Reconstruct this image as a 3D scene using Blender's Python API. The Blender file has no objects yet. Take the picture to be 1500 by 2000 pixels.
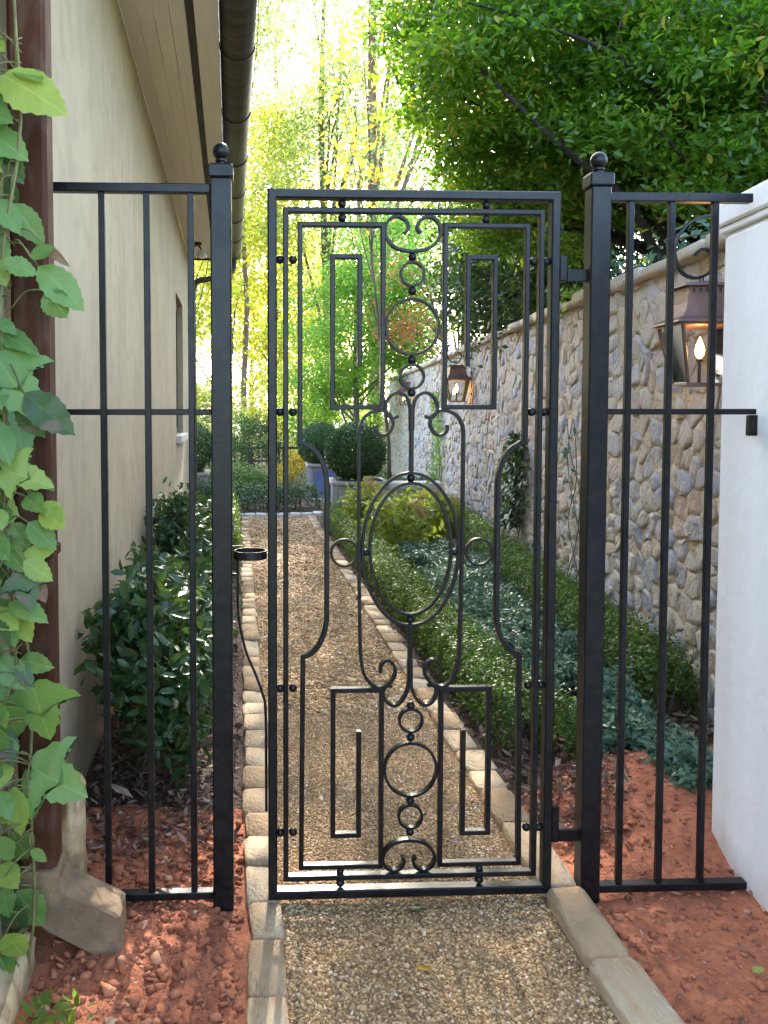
import bpy, math, random
import numpy as np
from mathutils import Vector, Matrix

R = math.radians
sc = bpy.context.scene
COL = sc.collection

# ------------------------------------------------------------------ camera
CAM_H = 1.56
cd = bpy.data.cameras.new('camera')
cam = bpy.data.objects.new('camera', cd)
COL.objects.link(cam)
cam.location = (0, 0, CAM_H)
yaw, pitch = R(2.5), R(2.8)
fwd = Vector((math.sin(yaw) * math.cos(pitch), math.cos(yaw) * math.cos(pitch), -math.sin(pitch)))
cam.rotation_euler = fwd.to_track_quat('-Z', 'Y').to_euler()
cd.sensor_fit = 'VERTICAL'
cd.sensor_height = 36.0
cd.lens = 30.6
cd.shift_x = 0.0875
cd.shift_y = -0.057
cd.clip_start = 0.05
cd.clip_end = 600
sc.camera = cam

# ------------------------------------------------------------------ sky, sun, exposure
SUN_AZ, SUN_EL = R(4.0), R(33.0)
w = bpy.data.worlds.new('World')
sc.world = w
w.use_nodes = True
nt = w.node_tree
bg = nt.nodes['Background']
sky = nt.nodes.new('ShaderNodeTexSky')
sky.sky_type = 'NISHITA'
sky.sun_disc = False
sky.sun_elevation = SUN_EL
sky.sun_rotation = SUN_AZ
sky.air_density = 1.0
sky.dust_density = 2.0
nt.links.new(sky.outputs[0], bg.inputs[0])
bg.inputs[1].default_value = 0.15
sl = bpy.data.lights.new('sun', 'SUN')
sl.energy = 5.0
sl.angle = R(0.5)
sl.color = (1.0, 0.93, 0.82)
sun = bpy.data.objects.new('sun', sl)
COL.objects.link(sun)
sdir = Vector((math.sin(SUN_AZ) * math.cos(SUN_EL), math.cos(SUN_AZ) * math.cos(SUN_EL), math.sin(SUN_EL)))
sun.rotation_euler = sdir.to_track_quat('Z', 'Y').to_euler()
sc.view_settings.view_transform = 'Standard'
sc.view_settings.look = 'None'
sc.view_settings.exposure = 3.3
sc.view_settings.gamma = 1.0
sc.view_settings.use_curve_mapping = False
cy = sc.cycles
cy.max_bounces = 6
cy.diffuse_bounces = 3
cy.glossy_bounces = 3
cy.transmission_bounces = 4
cy.transparent_max_bounces = 10
cy.caustics_reflective = False
cy.caustics_refractive = False
cy.sample_clamp_indirect = 6.0
cy.use_denoising = True

rng = np.random.default_rng(7)
rnd = random.Random(11)

# ------------------------------------------------------------------ object helpers
def tag(o, label=None, cat=None, group=None, kind=None):
    if label: o['label'] = label
    if cat: o['category'] = cat
    if group: o['group'] = group
    if kind: o['kind'] = kind
    return o

def empty(name, loc=(0, 0, 0), rz=0.0, label=None, cat=None, group=None, kind=None):
    o = bpy.data.objects.new(name, None)
    COL.objects.link(o)
    o.location = loc
    o.rotation_euler = (0, 0, rz)
    o.empty_display_size = 0.1
    return tag(o, label, cat, group, kind)

def link(name, me, parent=None, mat=None):
    o = bpy.data.objects.new(name, me)
    COL.objects.link(o)
    if parent is not None: o.parent = parent
    if mat is not None and not me.materials: me.materials.append(mat)
    return o

def mesh(name, V, F, mat=None, smooth=False, tint=None):
    """V (n,3) array, F (m,k) array of one face size or a list of mixed faces"""
    me = bpy.data.meshes.new(name)
    V = np.asarray(V, np.float32)
    if isinstance(F, np.ndarray):
        m, k = F.shape
        me.vertices.add(len(V)); me.vertices.foreach_set('co', V.ravel())
        me.loops.add(m * k); me.loops.foreach_set('vertex_index', F.astype(np.int32).ravel())
        me.polygons.add(m)
        me.polygons.foreach_set('loop_start', np.arange(0, m * k, k, dtype=np.int32))
        me.update(calc_edges=True)
    else:
        me.from_pydata([tuple(map(float, v)) for v in V], [], [tuple(map(int, f)) for f in F])
        me.update()
    if smooth:
        me.polygons.foreach_set('use_smooth', np.ones(len(me.polygons), dtype=bool))
    if tint is not None:
        a = me.attributes.new('tint', 'FLOAT', 'POINT')
        a.data.foreach_set('value', np.asarray(tint, np.float32))
    if mat is not None: me.materials.append(mat)
    return me

class MB:
    """collects simple solids for ONE part"""
    def __init__(s): s.V = []; s.F = []
    def add(s, V, F):
        n = len(s.V)
        s.V += [tuple(v) for v in V]; s.F += [tuple(i + n for i in f) for f in F]
        return s
    def box(s, a, b, c=0.0):
        (x0, y0, z0), (x1, y1, z1) = a, b
        if c <= 0:
            V = [(x0,y0,z0),(x1,y0,z0),(x1,y1,z0),(x0,y1,z0),(x0,y0,z1),(x1,y0,z1),(x1,y1,z1),(x0,y1,z1)]
            return s.add(V, [(0,3,2,1),(4,5,6,7),(0,1,5,4),(1,2,6,5),(2,3,7,6),(3,0,4,7)])
        # chamfered box: rings of an octagon in xy
        def ring(z, i):
            return [(x0+c+i,y0+i,z),(x1-c-i,y0+i,z),(x1-i,y0+c+i,z),(x1-i,y1-c-i,z),(x1-c-i,y1-i,z),(x0+c+i,y1-i,z),(x0+i,y1-c-i,z),(x0+i,y0+c+i,z)]
        V = ring(z0, c*.6) + ring(z0 + c, 0) + ring(z1 - c, 0) + ring(z1, c*.6)
        F = [tuple(range(7, -1, -1)), tuple(range(24, 32))]
        for r in range(3):
            for i in range(8):
                j = (i + 1) % 8
                F.append((r*8+i, r*8+j, r*8+8+j, r*8+8+i))
        return s.add(V, F)
    def tube(s, pts, radii, n=8, cap=True):
        pts = [Vector(p) for p in pts]
        if not hasattr(radii, '__len__'): radii = [radii] * len(pts)
        V = []; F = []
        prev = None
        for i, p in enumerate(pts):
            t = (pts[min(i+1, len(pts)-1)] - pts[max(i-1, 0)])
            t = t.normalized() if t.length > 1e-9 else Vector((0,0,1))
            a = prev if prev is not None else (Vector((1,0,0)) if abs(t.x) < .9 else Vector((0,1,0)))
            a = (a - t * a.dot(t)).normalized(); prev = a
            b = t.cross(a)
            for k in range(n):
                q = 2*math.pi*k/n
                V.append(p + (a*math.cos(q) + b*math.sin(q)) * radii[i])
        for i in range(len(pts)-1):
            for k in range(n):
                j = (k+1) % n
                F.append((i*n+k, i*n+j, (i+1)*n+j, (i+1)*n+k))
        if cap:
            F.append(tuple(range(n-1, -1, -1))); F.append(tuple(range((len(pts)-1)*n, len(pts)*n)))
        return s.add(V, F)
    def lathe(s, prof, c=(0,0,0), n=16):
        V = []; F = []
        for (r, z) in prof:
            for k in range(n):
                q = 2*math.pi*k/n
                V.append((c[0]+r*math.cos(q), c[1]+r*math.sin(q), c[2]+z))
        for i in range(len(prof)-1):
            for k in range(n):
                j = (k+1) % n
                F.append((i*n+k, i*n+j, (i+1)*n+j, (i+1)*n+k))
        F.append(tuple(range(n-1, -1, -1))); F.append(tuple(range((len(prof)-1)*n, len(prof)*n)))
        return s.add(V, F)
    def sphere(s, c, r, n=16, m=10):
        return s.lathe([(max(r*math.sin(math.pi*i/m), 1e-4), -r*math.cos(math.pi*i/m)) for i in range(m+1)], c, n)
    def sweep(s, pts, wd, dp, closed=False, y=0.0, ch=None):
        """flat bar of in-plane width wd and depth dp along a polyline in the local XZ plane, mitred"""
        P = [Vector((p[0], p[1])) for p in pts]
        n = len(P); ch = min(wd, dp)*.14 if ch is None else ch
        a, b = wd/2, dp/2
        S = [(-a,-b+ch),(-a+ch,-b),(a-ch,-b),(a,-b+ch),(a,b-ch),(a-ch,b),(-a+ch,b),(-a,b-ch)]
        V = []; F = []
        for i in range(n):
            d0 = (P[i]-P[i-1]) if (i > 0 or closed) else (P[1]-P[0])
            d1 = (P[(i+1) % n]-P[i]) if (i < n-1 or closed) else (P[i]-P[i-1])
            d0.normalize(); d1.normalize()
            n0 = Vector((-d0.y, d0.x)); n1 = Vector((-d1.y, d1.x))
            m = (n0+n1)
            m = n0 if m.length < 1e-6 else m.normalized()
            k = 1.0/max(m.dot(n0), .35)
            for (u, v) in S:
                q = P[i] + m*(u*k)
                V.append((q.x, y+v, q.y))
        for i in range(n if closed else n-1):
            j = (i+1) % n
            for k in range(8):
                l = (k+1) % 8
                F.append((i*8+k, j*8+k, j*8+l, i*8+l))
        if not closed:
            F.append(tuple(range(8))); F.append(tuple(range((n-1)*8+7, (n-1)*8-1, -1)))
        return s.add(V, F)
    def mesh(s, name, mat=None, smooth=False):
        return mesh(name, np.array(s.V), s.F, mat, smooth)
    def build(s, name, mat, parent=None, smooth=False):
        return link(name, s.mesh(name, mat, smooth), parent)

def catmull(pts, k=6):
    P = [np.array(p, float) for p in pts]
    out = []
    for i in range(len(P)-1):
        p0, p1, p2, p3 = P[max(i-1, 0)], P[i], P[i+1], P[min(i+2, len(P)-1)]
        for j in range(k):
            t = j/k
            out.append(.5*((2*p1)+(-p0+p2)*t+(2*p0-5*p1+4*p2-p3)*t*t+(-p0+3*p1-3*p2+p3)*t**3))
    out.append(P[-1])
    return [tuple(q) for q in out]

def copy_tree(o, parent=None):
    c = o.copy(); COL.objects.link(c); c.parent = parent
    for ch in list(o.children): copy_tree(ch, c)
    return c

# smooth value noise for displaced ground sheets
def vnoise(x, y, seed=0):
    def h(i, j):
        n = (i*374761393 + j*668265263 + seed*974634777) & 0x7fffffff
        n = (n ^ (n >> 13)) * 1274126177 & 0x7fffffff
        return ((n ^ (n >> 16)) & 0xffff)/65535.0
    x = np.asarray(x, float); y = np.asarray(y, float)
    i = np.floor(x).astype(np.int64); j = np.floor(y).astype(np.int64)
    u = x-i; v = y-j; u = u*u*(3-2*u); v = v*v*(3-2*v)
    return (h(i,j)*(1-u)+h(i+1,j)*u)*(1-v)+(h(i,j+1)*(1-u)+h(i+1,j+1)*u)*v
def fbm(x, y, seed=0, o=3):
    s = 0; a = .5; f = 1.0
    for k in range(o):
        s = s + a*vnoise(x*f, y*f, seed+k); a *= .5; f *= 2.1
    return s

def grid_sheet(name, fx, ys, us, fz, mat, kind='structure', parent=None):
    """sheet of rows ys and columns us (0..1): x = fx(u, y), z = fz(x, y)"""
    U, Y = np.meshgrid(us, ys)
    X = fx(U, Y); Z = fz(X, Y)
    V = np.stack([X, Y, Z], -1).reshape(-1, 3)
    n, m = len(ys), len(us)
    i = np.arange(n-1)[:, None]*m + np.arange(m-1)[None, :]
    F = np.stack([i, i+1, i+m+1, i+m], -1).reshape(-1, 4)
    o = link(name, mesh(name, V, F, mat, True), parent)
    if kind and parent is None: o['kind'] = kind
    return o

# ------------------------------------------------------------------ materials
def new_mat(name):
    m = bpy.data.materials.new(name); m.use_nodes = True
    t = m.node_tree
    return m, t, t.nodes['Principled BSDF'], t.nodes['Material Output']

def ramp_node(t, stops):
    r = t.nodes.new('ShaderNodeValToRGB')
    e = r.color_ramp.elements
    while len(e) < len(stops): e.new(0.5)
    for k, (p, c) in enumerate(stops):
        e[k].position = p; e[k].color = (*c, 1)
    return r

def solid(name, stops, scale=6.0, rough=.7, metal=0.0, bump=0.0, bscale=60.0, dist=.01, attr=False, jitter=.35,
          detail=6.0, spec=.5, fine=None, rough_var=0.0, stretch=None, coat=0.0):
    """noise (or per-piece tint + noise) through a colour ramp; optional bump and fine speckle"""
    m, t, b, out = new_mat(name)
    L = t.links.new
    tc = t.nodes.new('ShaderNodeTexCoord')
    src = tc.outputs['Object']
    if stretch:
        mp = t.nodes.new('ShaderNodeMapping'); mp.inputs['Scale'].default_value = stretch
        L(src, mp.inputs['Vector']); src = mp.outputs[0]
    nz = t.nodes.new('ShaderNodeTexNoise'); nz.inputs['Scale'].default_value = scale; nz.inputs['Detail'].default_value = detail
    L(src, nz.inputs['Vector'])
    fac = nz.outputs['Fac']
    if attr:
        at = t.nodes.new('ShaderNodeAttribute'); at.attribute_name = 'tint'
        ms = t.nodes.new('ShaderNodeMath'); ms.operation = 'MULTIPLY_ADD'
        L(nz.outputs['Fac'], ms.inputs[0]); ms.inputs[1].default_value = jitter; 
        sb = t.nodes.new('ShaderNodeMath'); sb.operation = 'SUBTRACT'; L(at.outputs['Fac'], sb.inputs[0]); sb.inputs[1].default_value = jitter*.5
        L(sb.outputs[0], ms.inputs[2]); fac = ms.outputs[0]
    r = ramp_node(t, stops); L(fac, r.inputs[0])
    col = r.outputs[0]
    if fine:
        fs, fc, ff = fine
        n2 = t.nodes.new('ShaderNodeTexNoise'); n2.inputs['Scale'].default_value = fs; n2.inputs['Detail'].default_value = 3
        L(src, n2.inputs['Vector'])
        r2 = ramp_node(t, [(.48, (0,0,0)), (.62, (1,1,1))]); L(n2.outputs['Fac'], r2.inputs[0])
        mu = t.nodes.new('ShaderNodeMath'); mu.operation = 'MULTIPLY'; L(r2.outputs[0], mu.inputs[0]); mu.inputs[1].default_value = ff
        mx = t.nodes.new('ShaderNodeMix'); mx.data_type = 'RGBA'
        L(mu.outputs[0], mx.inputs[0]); L(col, mx.inputs[6]); mx.inputs[7].default_value = (*fc, 1); col = mx.outputs[2]
    L(col, b.inputs['Base Color'])
    b.inputs['Roughness'].default_value = rough
    b.inputs['Metallic'].default_value = metal
    b.inputs['Specular IOR Level'].default_value = spec
    b.inputs['Coat Weight'].default_value = coat
    if rough_var:
        mr = t.nodes.new('ShaderNodeMapRange'); L(nz.outputs['Fac'], mr.inputs[0])
        mr.inputs[3].default_value = rough-rough_var; mr.inputs[4].default_value = rough+rough_var
        L(mr.outputs[0], b.inputs['Roughness'])
    if bump:
        n3 = t.nodes.new('ShaderNodeTexNoise'); n3.inputs['Scale'].default_value = bscale; n3.inputs['Detail'].default_value = 5
        L(src, n3.inputs['Vector'])
        bp = t.nodes.new('ShaderNodeBump'); bp.inputs['Strength'].default_value = bump; bp.inputs['Distance'].default_value = dist
        L(n3.outputs['Fac'], bp.inputs['Height']); L(bp.outputs[0], b.inputs['Normal'])
    return m

def leafy(name, stops, tstops, rough=.45, trans=.45, spec=.4, noise=None):
    """leaf: per-leaf tint through two ramps, one for the reflected and one for the transmitted colour"""
    m, t, b, out = new_mat(name)
    L = t.links.new
    at = t.nodes.new('ShaderNodeAttribute'); at.attribute_name = 'tint'
    r = ramp_node(t, stops); L(at.outputs['Fac'], r.inputs[0])
    r2 = ramp_node(t, tstops); L(at.outputs['Fac'], r2.inputs[0])
    L(r.outputs[0], b.inputs['Base Color'])
    b.inputs['Roughness'].default_value = rough
    b.inputs['Specular IOR Level'].default_value = spec
    tr = t.nodes.new('ShaderNodeBsdfTranslucent'); L(r2.outputs[0], tr.inputs['Color'])
    mx = t.nodes.new('ShaderNodeMixShader'); mx.inputs[0].default_value = trans
    L(b.outputs[0], mx.inputs[1]); L(tr.outputs[0], mx.inputs[2]); L(mx.outputs[0], out.inputs[0])
    return m

IRON = solid('black_iron_paint', [(.35, (.003,.003,.004)), (.7, (.006,.006,.008))], scale=14, rough=.36, bump=.12, bscale=90, dist=.004, rough_var=.12, spec=.28, fine=(38, (.022,.017,.013), .35))
STUCCO = solid('cream_stucco', [(.3, (.40,.315,.195)), (.55, (.455,.365,.23)), (.8, (.505,.41,.27))], scale=1.6, rough=.85, bump=.35, bscale=120, dist=.004, fine=(7.0, (.31,.24,.155), .3))
SOFFIT = solid('painted_soffit_board', [(.3, (.78,.71,.59)), (.7, (.86,.79,.67))], scale=3, rough=.7, bump=.25, bscale=18, dist=.004, stretch=(9, .5, 9))
TRIMDARK = solid('dark_brown_trim', [(.3, (.02,.014,.011)), (.7, (.045,.03,.024))], scale=5, rough=.6, bump=.1)
BRONZE = solid('weathered_bronze_gutter', [(.25, (.035,.028,.02)), (.6, (.075,.06,.045)), (.85, (.12,.10,.075))], scale=4, rough=.5, metal=.35, bump=.08, bscale=30, stretch=(1, 3, 1))
RUST = solid('red_brown_downspout_paint', [(.3, (.045,.014,.006)), (.6, (.07,.022,.010)), (.85, (.10,.038,.019))], spec=.2, scale=5, rough=.7, bump=.15, bscale=70, dist=.004, stretch=(1,1,.35), fine=(25, (.16,.11,.08), .25))
SHOE = solid('weathered_drain_shoe', [(.3, (.13,.08,.042)), (.6, (.23,.15,.082)), (.85, (.34,.24,.135))], scale=9, rough=.9, bump=.5, bscale=80, dist=.006, fine=(22, (.12,.085,.06), .5))
BUFF = solid('buff_plaster', [(.3, (.42,.29,.14)), (.7, (.55,.40,.22))], scale=9, rough=.9, bump=.5, bscale=60, dist=.008, fine=(16, (.2,.12,.06), .5))
ROOFM = solid('roof_slate', [(.3, (.05,.05,.05)), (.7, (.10,.095,.09))], scale=6, rough=.8, bump=.3)
WHITE = solid('white_plaster', [(.3, (.87,.86,.84)), (.7, (.91,.90,.88))], scale=2.2, rough=.8, bump=.45, bscale=11, dist=.012)
CLAY = solid('red_clay', [(.25, (.21,.062,.025)), (.5, (.36,.112,.047)), (.75, (.46,.165,.078))], scale=7, rough=.95, bump=.9, bscale=55, dist=.012, fine=(35, (.16,.06,.035), .5))
CLOD = solid('clay_clod', [(.1, (.17,.05,.022)), (.5, (.34,.108,.047)), (.85, (.44,.165,.082)), (.98, (.52,.30,.17))], scale=30, rough=.95, bump=.6, bscale=150, dist=.005, attr=True)
GRAVEL = solid('gravel_bed', [(.3, (.11,.062,.028)), (.5, (.26,.16,.078)), (.7, (.42,.285,.155))], scale=95, detail=8, rough=1.0, spec=.05, bump=1.0, bscale=130, dist=.012)
PEBBLE = solid('pebble', [(.0, (.11,.06,.03)), (.3, (.31,.18,.075)), (.55, (.46,.29,.125)), (.8, (.56,.39,.215)), (.93, (.66,.54,.42)), (.99, (.38,.40,.46))], scale=60, rough=.75, attr=True, jitter=.2)
KERB = solid('kerb_stone', [(.0, (.26,.16,.08)), (.35, (.36,.25,.14)), (.7, (.45,.34,.21)), (1., (.38,.33,.27))], scale=2.2, rough=.9, bump=.6, bscale=11, dist=.02, attr=True, jitter=.55, fine=(3.2, (.40,.23,.12), .5))
PALEKERB = solid('pale_kerb_stone', [(.3, (.55,.52,.47)), (.7, (.70,.67,.62))], scale=6, rough=.9, bump=.5, bscale=40)
MULCH = solid('bark_mulch', [(.3, (.035,.018,.011)), (.55, (.09,.05,.032)), (.75, (.17,.10,.07))], scale=45, rough=.95, bump=1.0, bscale=60, dist=.02)
CHIP = solid('mulch_chip', [(.0, (.05,.024,.014)), (.5, (.14,.075,.045)), (.85, (.25,.16,.11)), (1., (.38,.28,.2))], scale=40, rough=.9, attr=True)
TURF = solid('woodland_floor', [(.3, (.035,.05,.012)), (.6, (.07,.085,.025)), (.8, (.11,.09,.045))], scale=.8, rough=.95, bump=.8, bscale=9, dist=.05)
STONE = solid('rubble_stone', [(.0, (.46,.36,.25)), (.25, (.56,.46,.34)), (.48, (.56,.48,.40)), (.66, (.50,.45,.43)), (.8, (.36,.36,.41)), (.9, (.58,.46,.37)), (1., (.50,.33,.24))],
              scale=12, rough=.9, bump=1.0, bscale=38, dist=.014, attr=True, jitter=.5, fine=(26, (.62,.50,.34), .5))
MORTAR = solid('buff_mortar', [(.3, (.50,.37,.21)), (.6, (.62,.48,.30)), (.8, (.70,.56,.38))], scale=7, rough=.95, bump=1.0, bscale=35, dist=.02)
COPPER = solid('aged_copper', [(.3, (.13,.075,.055)), (.6, (.20,.115,.09)), (.85, (.27,.17,.135))], scale=8, rough=.48, metal=.55, bump=.05)
BARK = solid('grey_brown_bark', [(.3, (.07,.052,.038)), (.6, (.14,.108,.08)), (.85, (.21,.17,.13))], scale=5, rough=.95, bump=.9, bscale=25, dist=.02, stretch=(3,3,.6))
BARKDARK = solid('dark_evergreen_bark', [(.3, (.018,.013,.010)), (.7, (.05,.037,.028))], scale=6, rough=.95, bump=.9, bscale=25, dist=.02, stretch=(3,3,.6))
BARKPINE = solid('warm_pine_bark', [(.3, (.12,.07,.045)), (.6, (.22,.135,.09)), (.85, (.30,.20,.14))], scale=4, rough=.95, bump=.9, bscale=12, dist=.03, stretch=(3,3,.6))
STEM = solid('green_brown_stem', [(.3, (.10,.09,.03)), (.7, (.20,.19,.06))], scale=20, rough=.7)
PLANTER = solid('grey_planter_paint', [(.3, (.30,.28,.26)), (.7, (.40,.375,.35))], scale=5, rough=.7, bump=.1)
PLANTERBLUE = solid('blue_planter_paint', [(.3, (.10,.15,.33)), (.7, (.16,.22,.44))], scale=5, rough=.6, bump=.1)
LIMESTONE = solid('pale_limestone', [(.3, (.46,.42,.38)), (.7, (.60,.56,.52))], scale=5, rough=.85, bump=.3)
POTSOIL = solid('potting_soil', [(.3, (.02,.014,.01)), (.7, (.05,.035,.025))], scale=40, rough=.95, bump=.8)
LAMPWHITE = solid('white_lamp_glass', [(.3, (.7,.7,.68)), (.7, (.8,.8,.78))], scale=5, rough=.25)
RAILWOOD = solid('dark_rail_wood', [(.3, (.03,.022,.016)), (.7, (.07,.05,.035))], scale=8, rough=.8)
WINGLASS, _t, _b, _o = new_mat('window_glass')
_b.inputs['Base Color'].default_value = (.03,.035,.04,1); _b.inputs['Roughness'].default_value = .06; _b.inputs['Specular IOR Level'].default_value = .8
PANE, _t, _b, _o = new_mat('lantern_glass')
_tr = _t.nodes.new('ShaderNodeBsdfTransparent'); _tr.inputs[0].default_value = (.95,.95,.94,1)
_gl = _t.nodes.new('ShaderNodeBsdfGlossy'); _gl.inputs['Roughness'].default_value = .04
_fr = _t.nodes.new('ShaderNodeFresnel'); _fr.inputs[0].default_value = 1.45
_mx = _t.nodes.new('ShaderNodeMixShader')
_t.links.new(_fr.outputs[0], _mx.inputs[0]); _t.links.new(_tr.outputs[0], _mx.inputs[1]); _t.links.new(_gl.outputs[0], _mx.inputs[2]); _t.links.new(_mx.outputs[0], _o.inputs[0])
FLAME, _t, _b, _o = new_mat('gas_flame')
_b.inputs['Base Color'].default_value = (1,.5,.1,1); _b.inputs['Emission Color'].default_value = (1,.50,.14,1); _b.inputs['Emission Strength'].default_value = 14

L_BOX = leafy('boxwood_leaf', [(0, (.035,.075,.012)), (.5, (.07,.14,.02)), (1, (.15,.23,.035))], [(0, (.08,.18,.015)), (1, (.28,.42,.05))], trans=.35)
L_YEW = leafy('topiary_leaf', [(0, (.025,.06,.02)), (.5, (.05,.11,.032)), (1, (.10,.17,.05))], [(0, (.04,.10,.02)), (1, (.14,.25,.05))], trans=.25)
L_CAM = leafy('camellia_leaf', [(0, (.018,.045,.014)), (.5, (.035,.078,.022)), (1, (.075,.135,.04))], [(0, (.05,.11,.015)), (1, (.16,.27,.04))], rough=.33, trans=.2, spec=.4)
L_COVER = leafy('blue_green_cover_leaf', [(0, (.04,.09,.05)), (.5, (.085,.16,.10)), (1, (.17,.26,.18))], [(0, (.09,.18,.07)), (1, (.2,.32,.13))], rough=.5, trans=.25, spec=.35)
L_HYD = leafy('hydrangea_leaf', [(0, (.12,.17,.02)), (.5, (.21,.28,.03)), (.9, (.34,.36,.06)), (1, (.36,.25,.09))], [(0, (.25,.34,.03)), (.8, (.45,.52,.06)), (1, (.5,.35,.1))], trans=.4)
L_HEAD = leafy('dried_hydrangea_petal', [(0, (.34,.22,.09)), (.5, (.46,.34,.15)), (1, (.55,.48,.24))], [(0, (.4,.28,.1)), (1, (.55,.48,.2))], trans=.3, rough=.7)
L_CHERRY = leafy('evergreen_canopy_leaf', [(0, (.03,.075,.013)), (.5, (.07,.15,.022)), (.97, (.14,.235,.035)), (1, (.35,.27,.04))], [(0, (.16,.34,.015)), (.6, (.32,.56,.025)), (.97, (.46,.68,.03)), (1, (.8,.62,.06))], rough=.3, trans=.52, spec=.55)
L_DARKSH = leafy('dark_shrub_leaf', [(0, (.02,.045,.015)), (.5, (.035,.075,.022)), (1, (.08,.13,.04))], [(0, (.06,.12,.015)), (1, (.18,.28,.04))], rough=.32, trans=.25)
L_GOLD = leafy('sunlit_wood_leaf', [(0, (.07,.09,.012)), (.6, (.12,.14,.015)), (1, (.2,.18,.02))], [(0, (.50,.56,.07)), (.6, (.72,.72,.12)), (1, (.9,.78,.2))], trans=.75)
L_PALE = leafy('pale_wood_leaf', [(0, (.05,.085,.025)), (.6, (.08,.12,.03)), (1, (.13,.15,.03))], [(0, (.36,.50,.22)), (.6, (.56,.66,.30)), (1, (.80,.78,.34))], trans=.72)
L_MAPLE = leafy('fresh_maple_leaf', [(0, (.05,.10,.02)), (.6, (.08,.15,.03)), (1, (.14,.19,.03))], [(0, (.26,.54,.08)), (.6, (.42,.70,.11)), (1, (.66,.78,.12))], trans=.62)
L_RED = leafy('russet_maple_leaf', [(0, (.16,.045,.02)), (.6, (.26,.09,.03)), (1, (.30,.18,.05))], [(0, (.5,.13,.04)), (.6, (.65,.26,.07)), (1, (.6,.42,.1))], trans=.5)
L_YEL = leafy('yellow_autumn_leaf', [(0, (.28,.20,.02)), (.6, (.38,.27,.03)), (1, (.40,.17,.03))], [(0, (.72,.62,.06)), (.6, (.85,.68,.08)), (1, (.8,.42,.06))], trans=.55)

def base_dirt(m, col, h, var, k, streak):
    """splashed earth near the foot of a wall and faint run-off streaks, as wear on the paint"""
    t = m.node_tree; L = t.links.new; b = t.nodes['Principled BSDF']
    src = b.inputs['Base Color'].links[0].from_socket
    tc = t.nodes.new('ShaderNodeTexCoord'); sx = t.nodes.new('ShaderNodeSeparateXYZ'); L(tc.outputs['Object'], sx.inputs[0])
    nz = t.nodes.new('ShaderNodeTexNoise'); nz.inputs['Scale'].default_value = 9; nz.inputs['Detail'].default_value = 7; L(tc.outputs['Object'], nz.inputs['Vector'])
    a = t.nodes.new('ShaderNodeMath'); a.operation = 'MULTIPLY_ADD'; L(nz.outputs['Fac'], a.inputs[0]); a.inputs[1].default_value = var; a.inputs[2].default_value = h-var*.5
    d = t.nodes.new('ShaderNodeMath'); d.operation = 'SUBTRACT'; L(a.outputs[0], d.inputs[0]); L(sx.outputs[2], d.inputs[1])
    mr = t.nodes.new('ShaderNodeMapRange'); L(d.outputs[0], mr.inputs[0]); mr.inputs[1].default_value = -.06; mr.inputs[2].default_value = .14; mr.inputs[4].default_value = k
    mp = t.nodes.new('ShaderNodeMapping'); mp.inputs['Scale'].default_value = (7, 7, .35); L(tc.outputs['Object'], mp.inputs['Vector'])
    n2 = t.nodes.new('ShaderNodeTexNoise'); n2.inputs['Scale'].default_value = 1.6; n2.inputs['Detail'].default_value = 6; L(mp.outputs[0], n2.inputs['Vector'])
    m2 = t.nodes.new('ShaderNodeMapRange'); L(n2.outputs['Fac'], m2.inputs[0]); m2.inputs[1].default_value = .52; m2.inputs[2].default_value = .78; m2.inputs[4].default_value = streak
    mx = t.nodes.new('ShaderNodeMath'); mx.operation = 'MAXIMUM'; L(mr.outputs[0], mx.inputs[0]); L(m2.outputs[0], mx.inputs[1])
    c = t.nodes.new('ShaderNodeMix'); c.data_type = 'RGBA'; L(mx.outputs[0], c.inputs[0]); L(src, c.inputs[6]); c.inputs[7].default_value = (*col, 1)
    L(c.outputs[2], b.inputs['Base Color'])
base_dirt(WHITE, (.50,.34,.26), .10, .30, .55, .05)
base_dirt(STUCCO, (.24,.16,.10), .30, .5, .5, .28)

# leaf templates: x along the leaf, y across, z normal
T_RHOMB = (np.array([(0,0,0),(.45,.26,.05),(1,0,-.03),(.45,-.26,.05)]), np.array([(0,1,2,3)]))
T_LEAF = (np.array([(0,0,0),(.28,.19,.05),(.68,.17,.03),(1,0,-.08),(.68,-.17,.03),(.28,-.19,.05),(.28,0,0),(.68,0,-.02)]),
          np.array([(0,6,1,1),(1,6,7,2),(2,7,3,3),(0,5,6,6),(5,4,7,6),(4,3,7,7)]))
T_LEAF_T = (T_LEAF[0], np.array([(0,6,1),(1,6,7),(1,7,2),(2,7,3),(0,5,6),(5,4,7),(5,7,6),(4,3,7)]))

def unit(v): return v/np.maximum(np.linalg.norm(v, axis=-1, keepdims=True), 1e-9)

def leaf_cloud(name, P, size, mat, parent=None, bias=None, spread=1.0, tmpl=T_RHOMB, tint=None, g=None):
    g = g or rng
    N = len(P); T, F = tmpl
    n = g.normal(size=(N, 3))*spread
    if bias is not None: n = n + bias
    n = unit(n)
    a = unit(np.cross(n, g.normal(size=(N, 3))))
    b = np.cross(n, a)
    s = (np.broadcast_to(size, (N,))*g.uniform(.7, 1.3, N))[:, None, None]
    V = P[:, None, :] + s*(T[None, :, 0:1]*a[:, None, :] + T[None, :, 1:2]*b[:, None, :] + T[None, :, 2:3]*n[:, None, :])
    k = len(T)
    FF = (F[None] + (np.arange(N)*k)[:, None, None]).reshape(-1, F.shape[1])
    tn = g.beta(2, 2.4, N) if tint is None else tint
    return link(name, mesh(name, V.reshape(-1, 3), FF, mat, False, np.repeat(tn, k)), parent)

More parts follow.
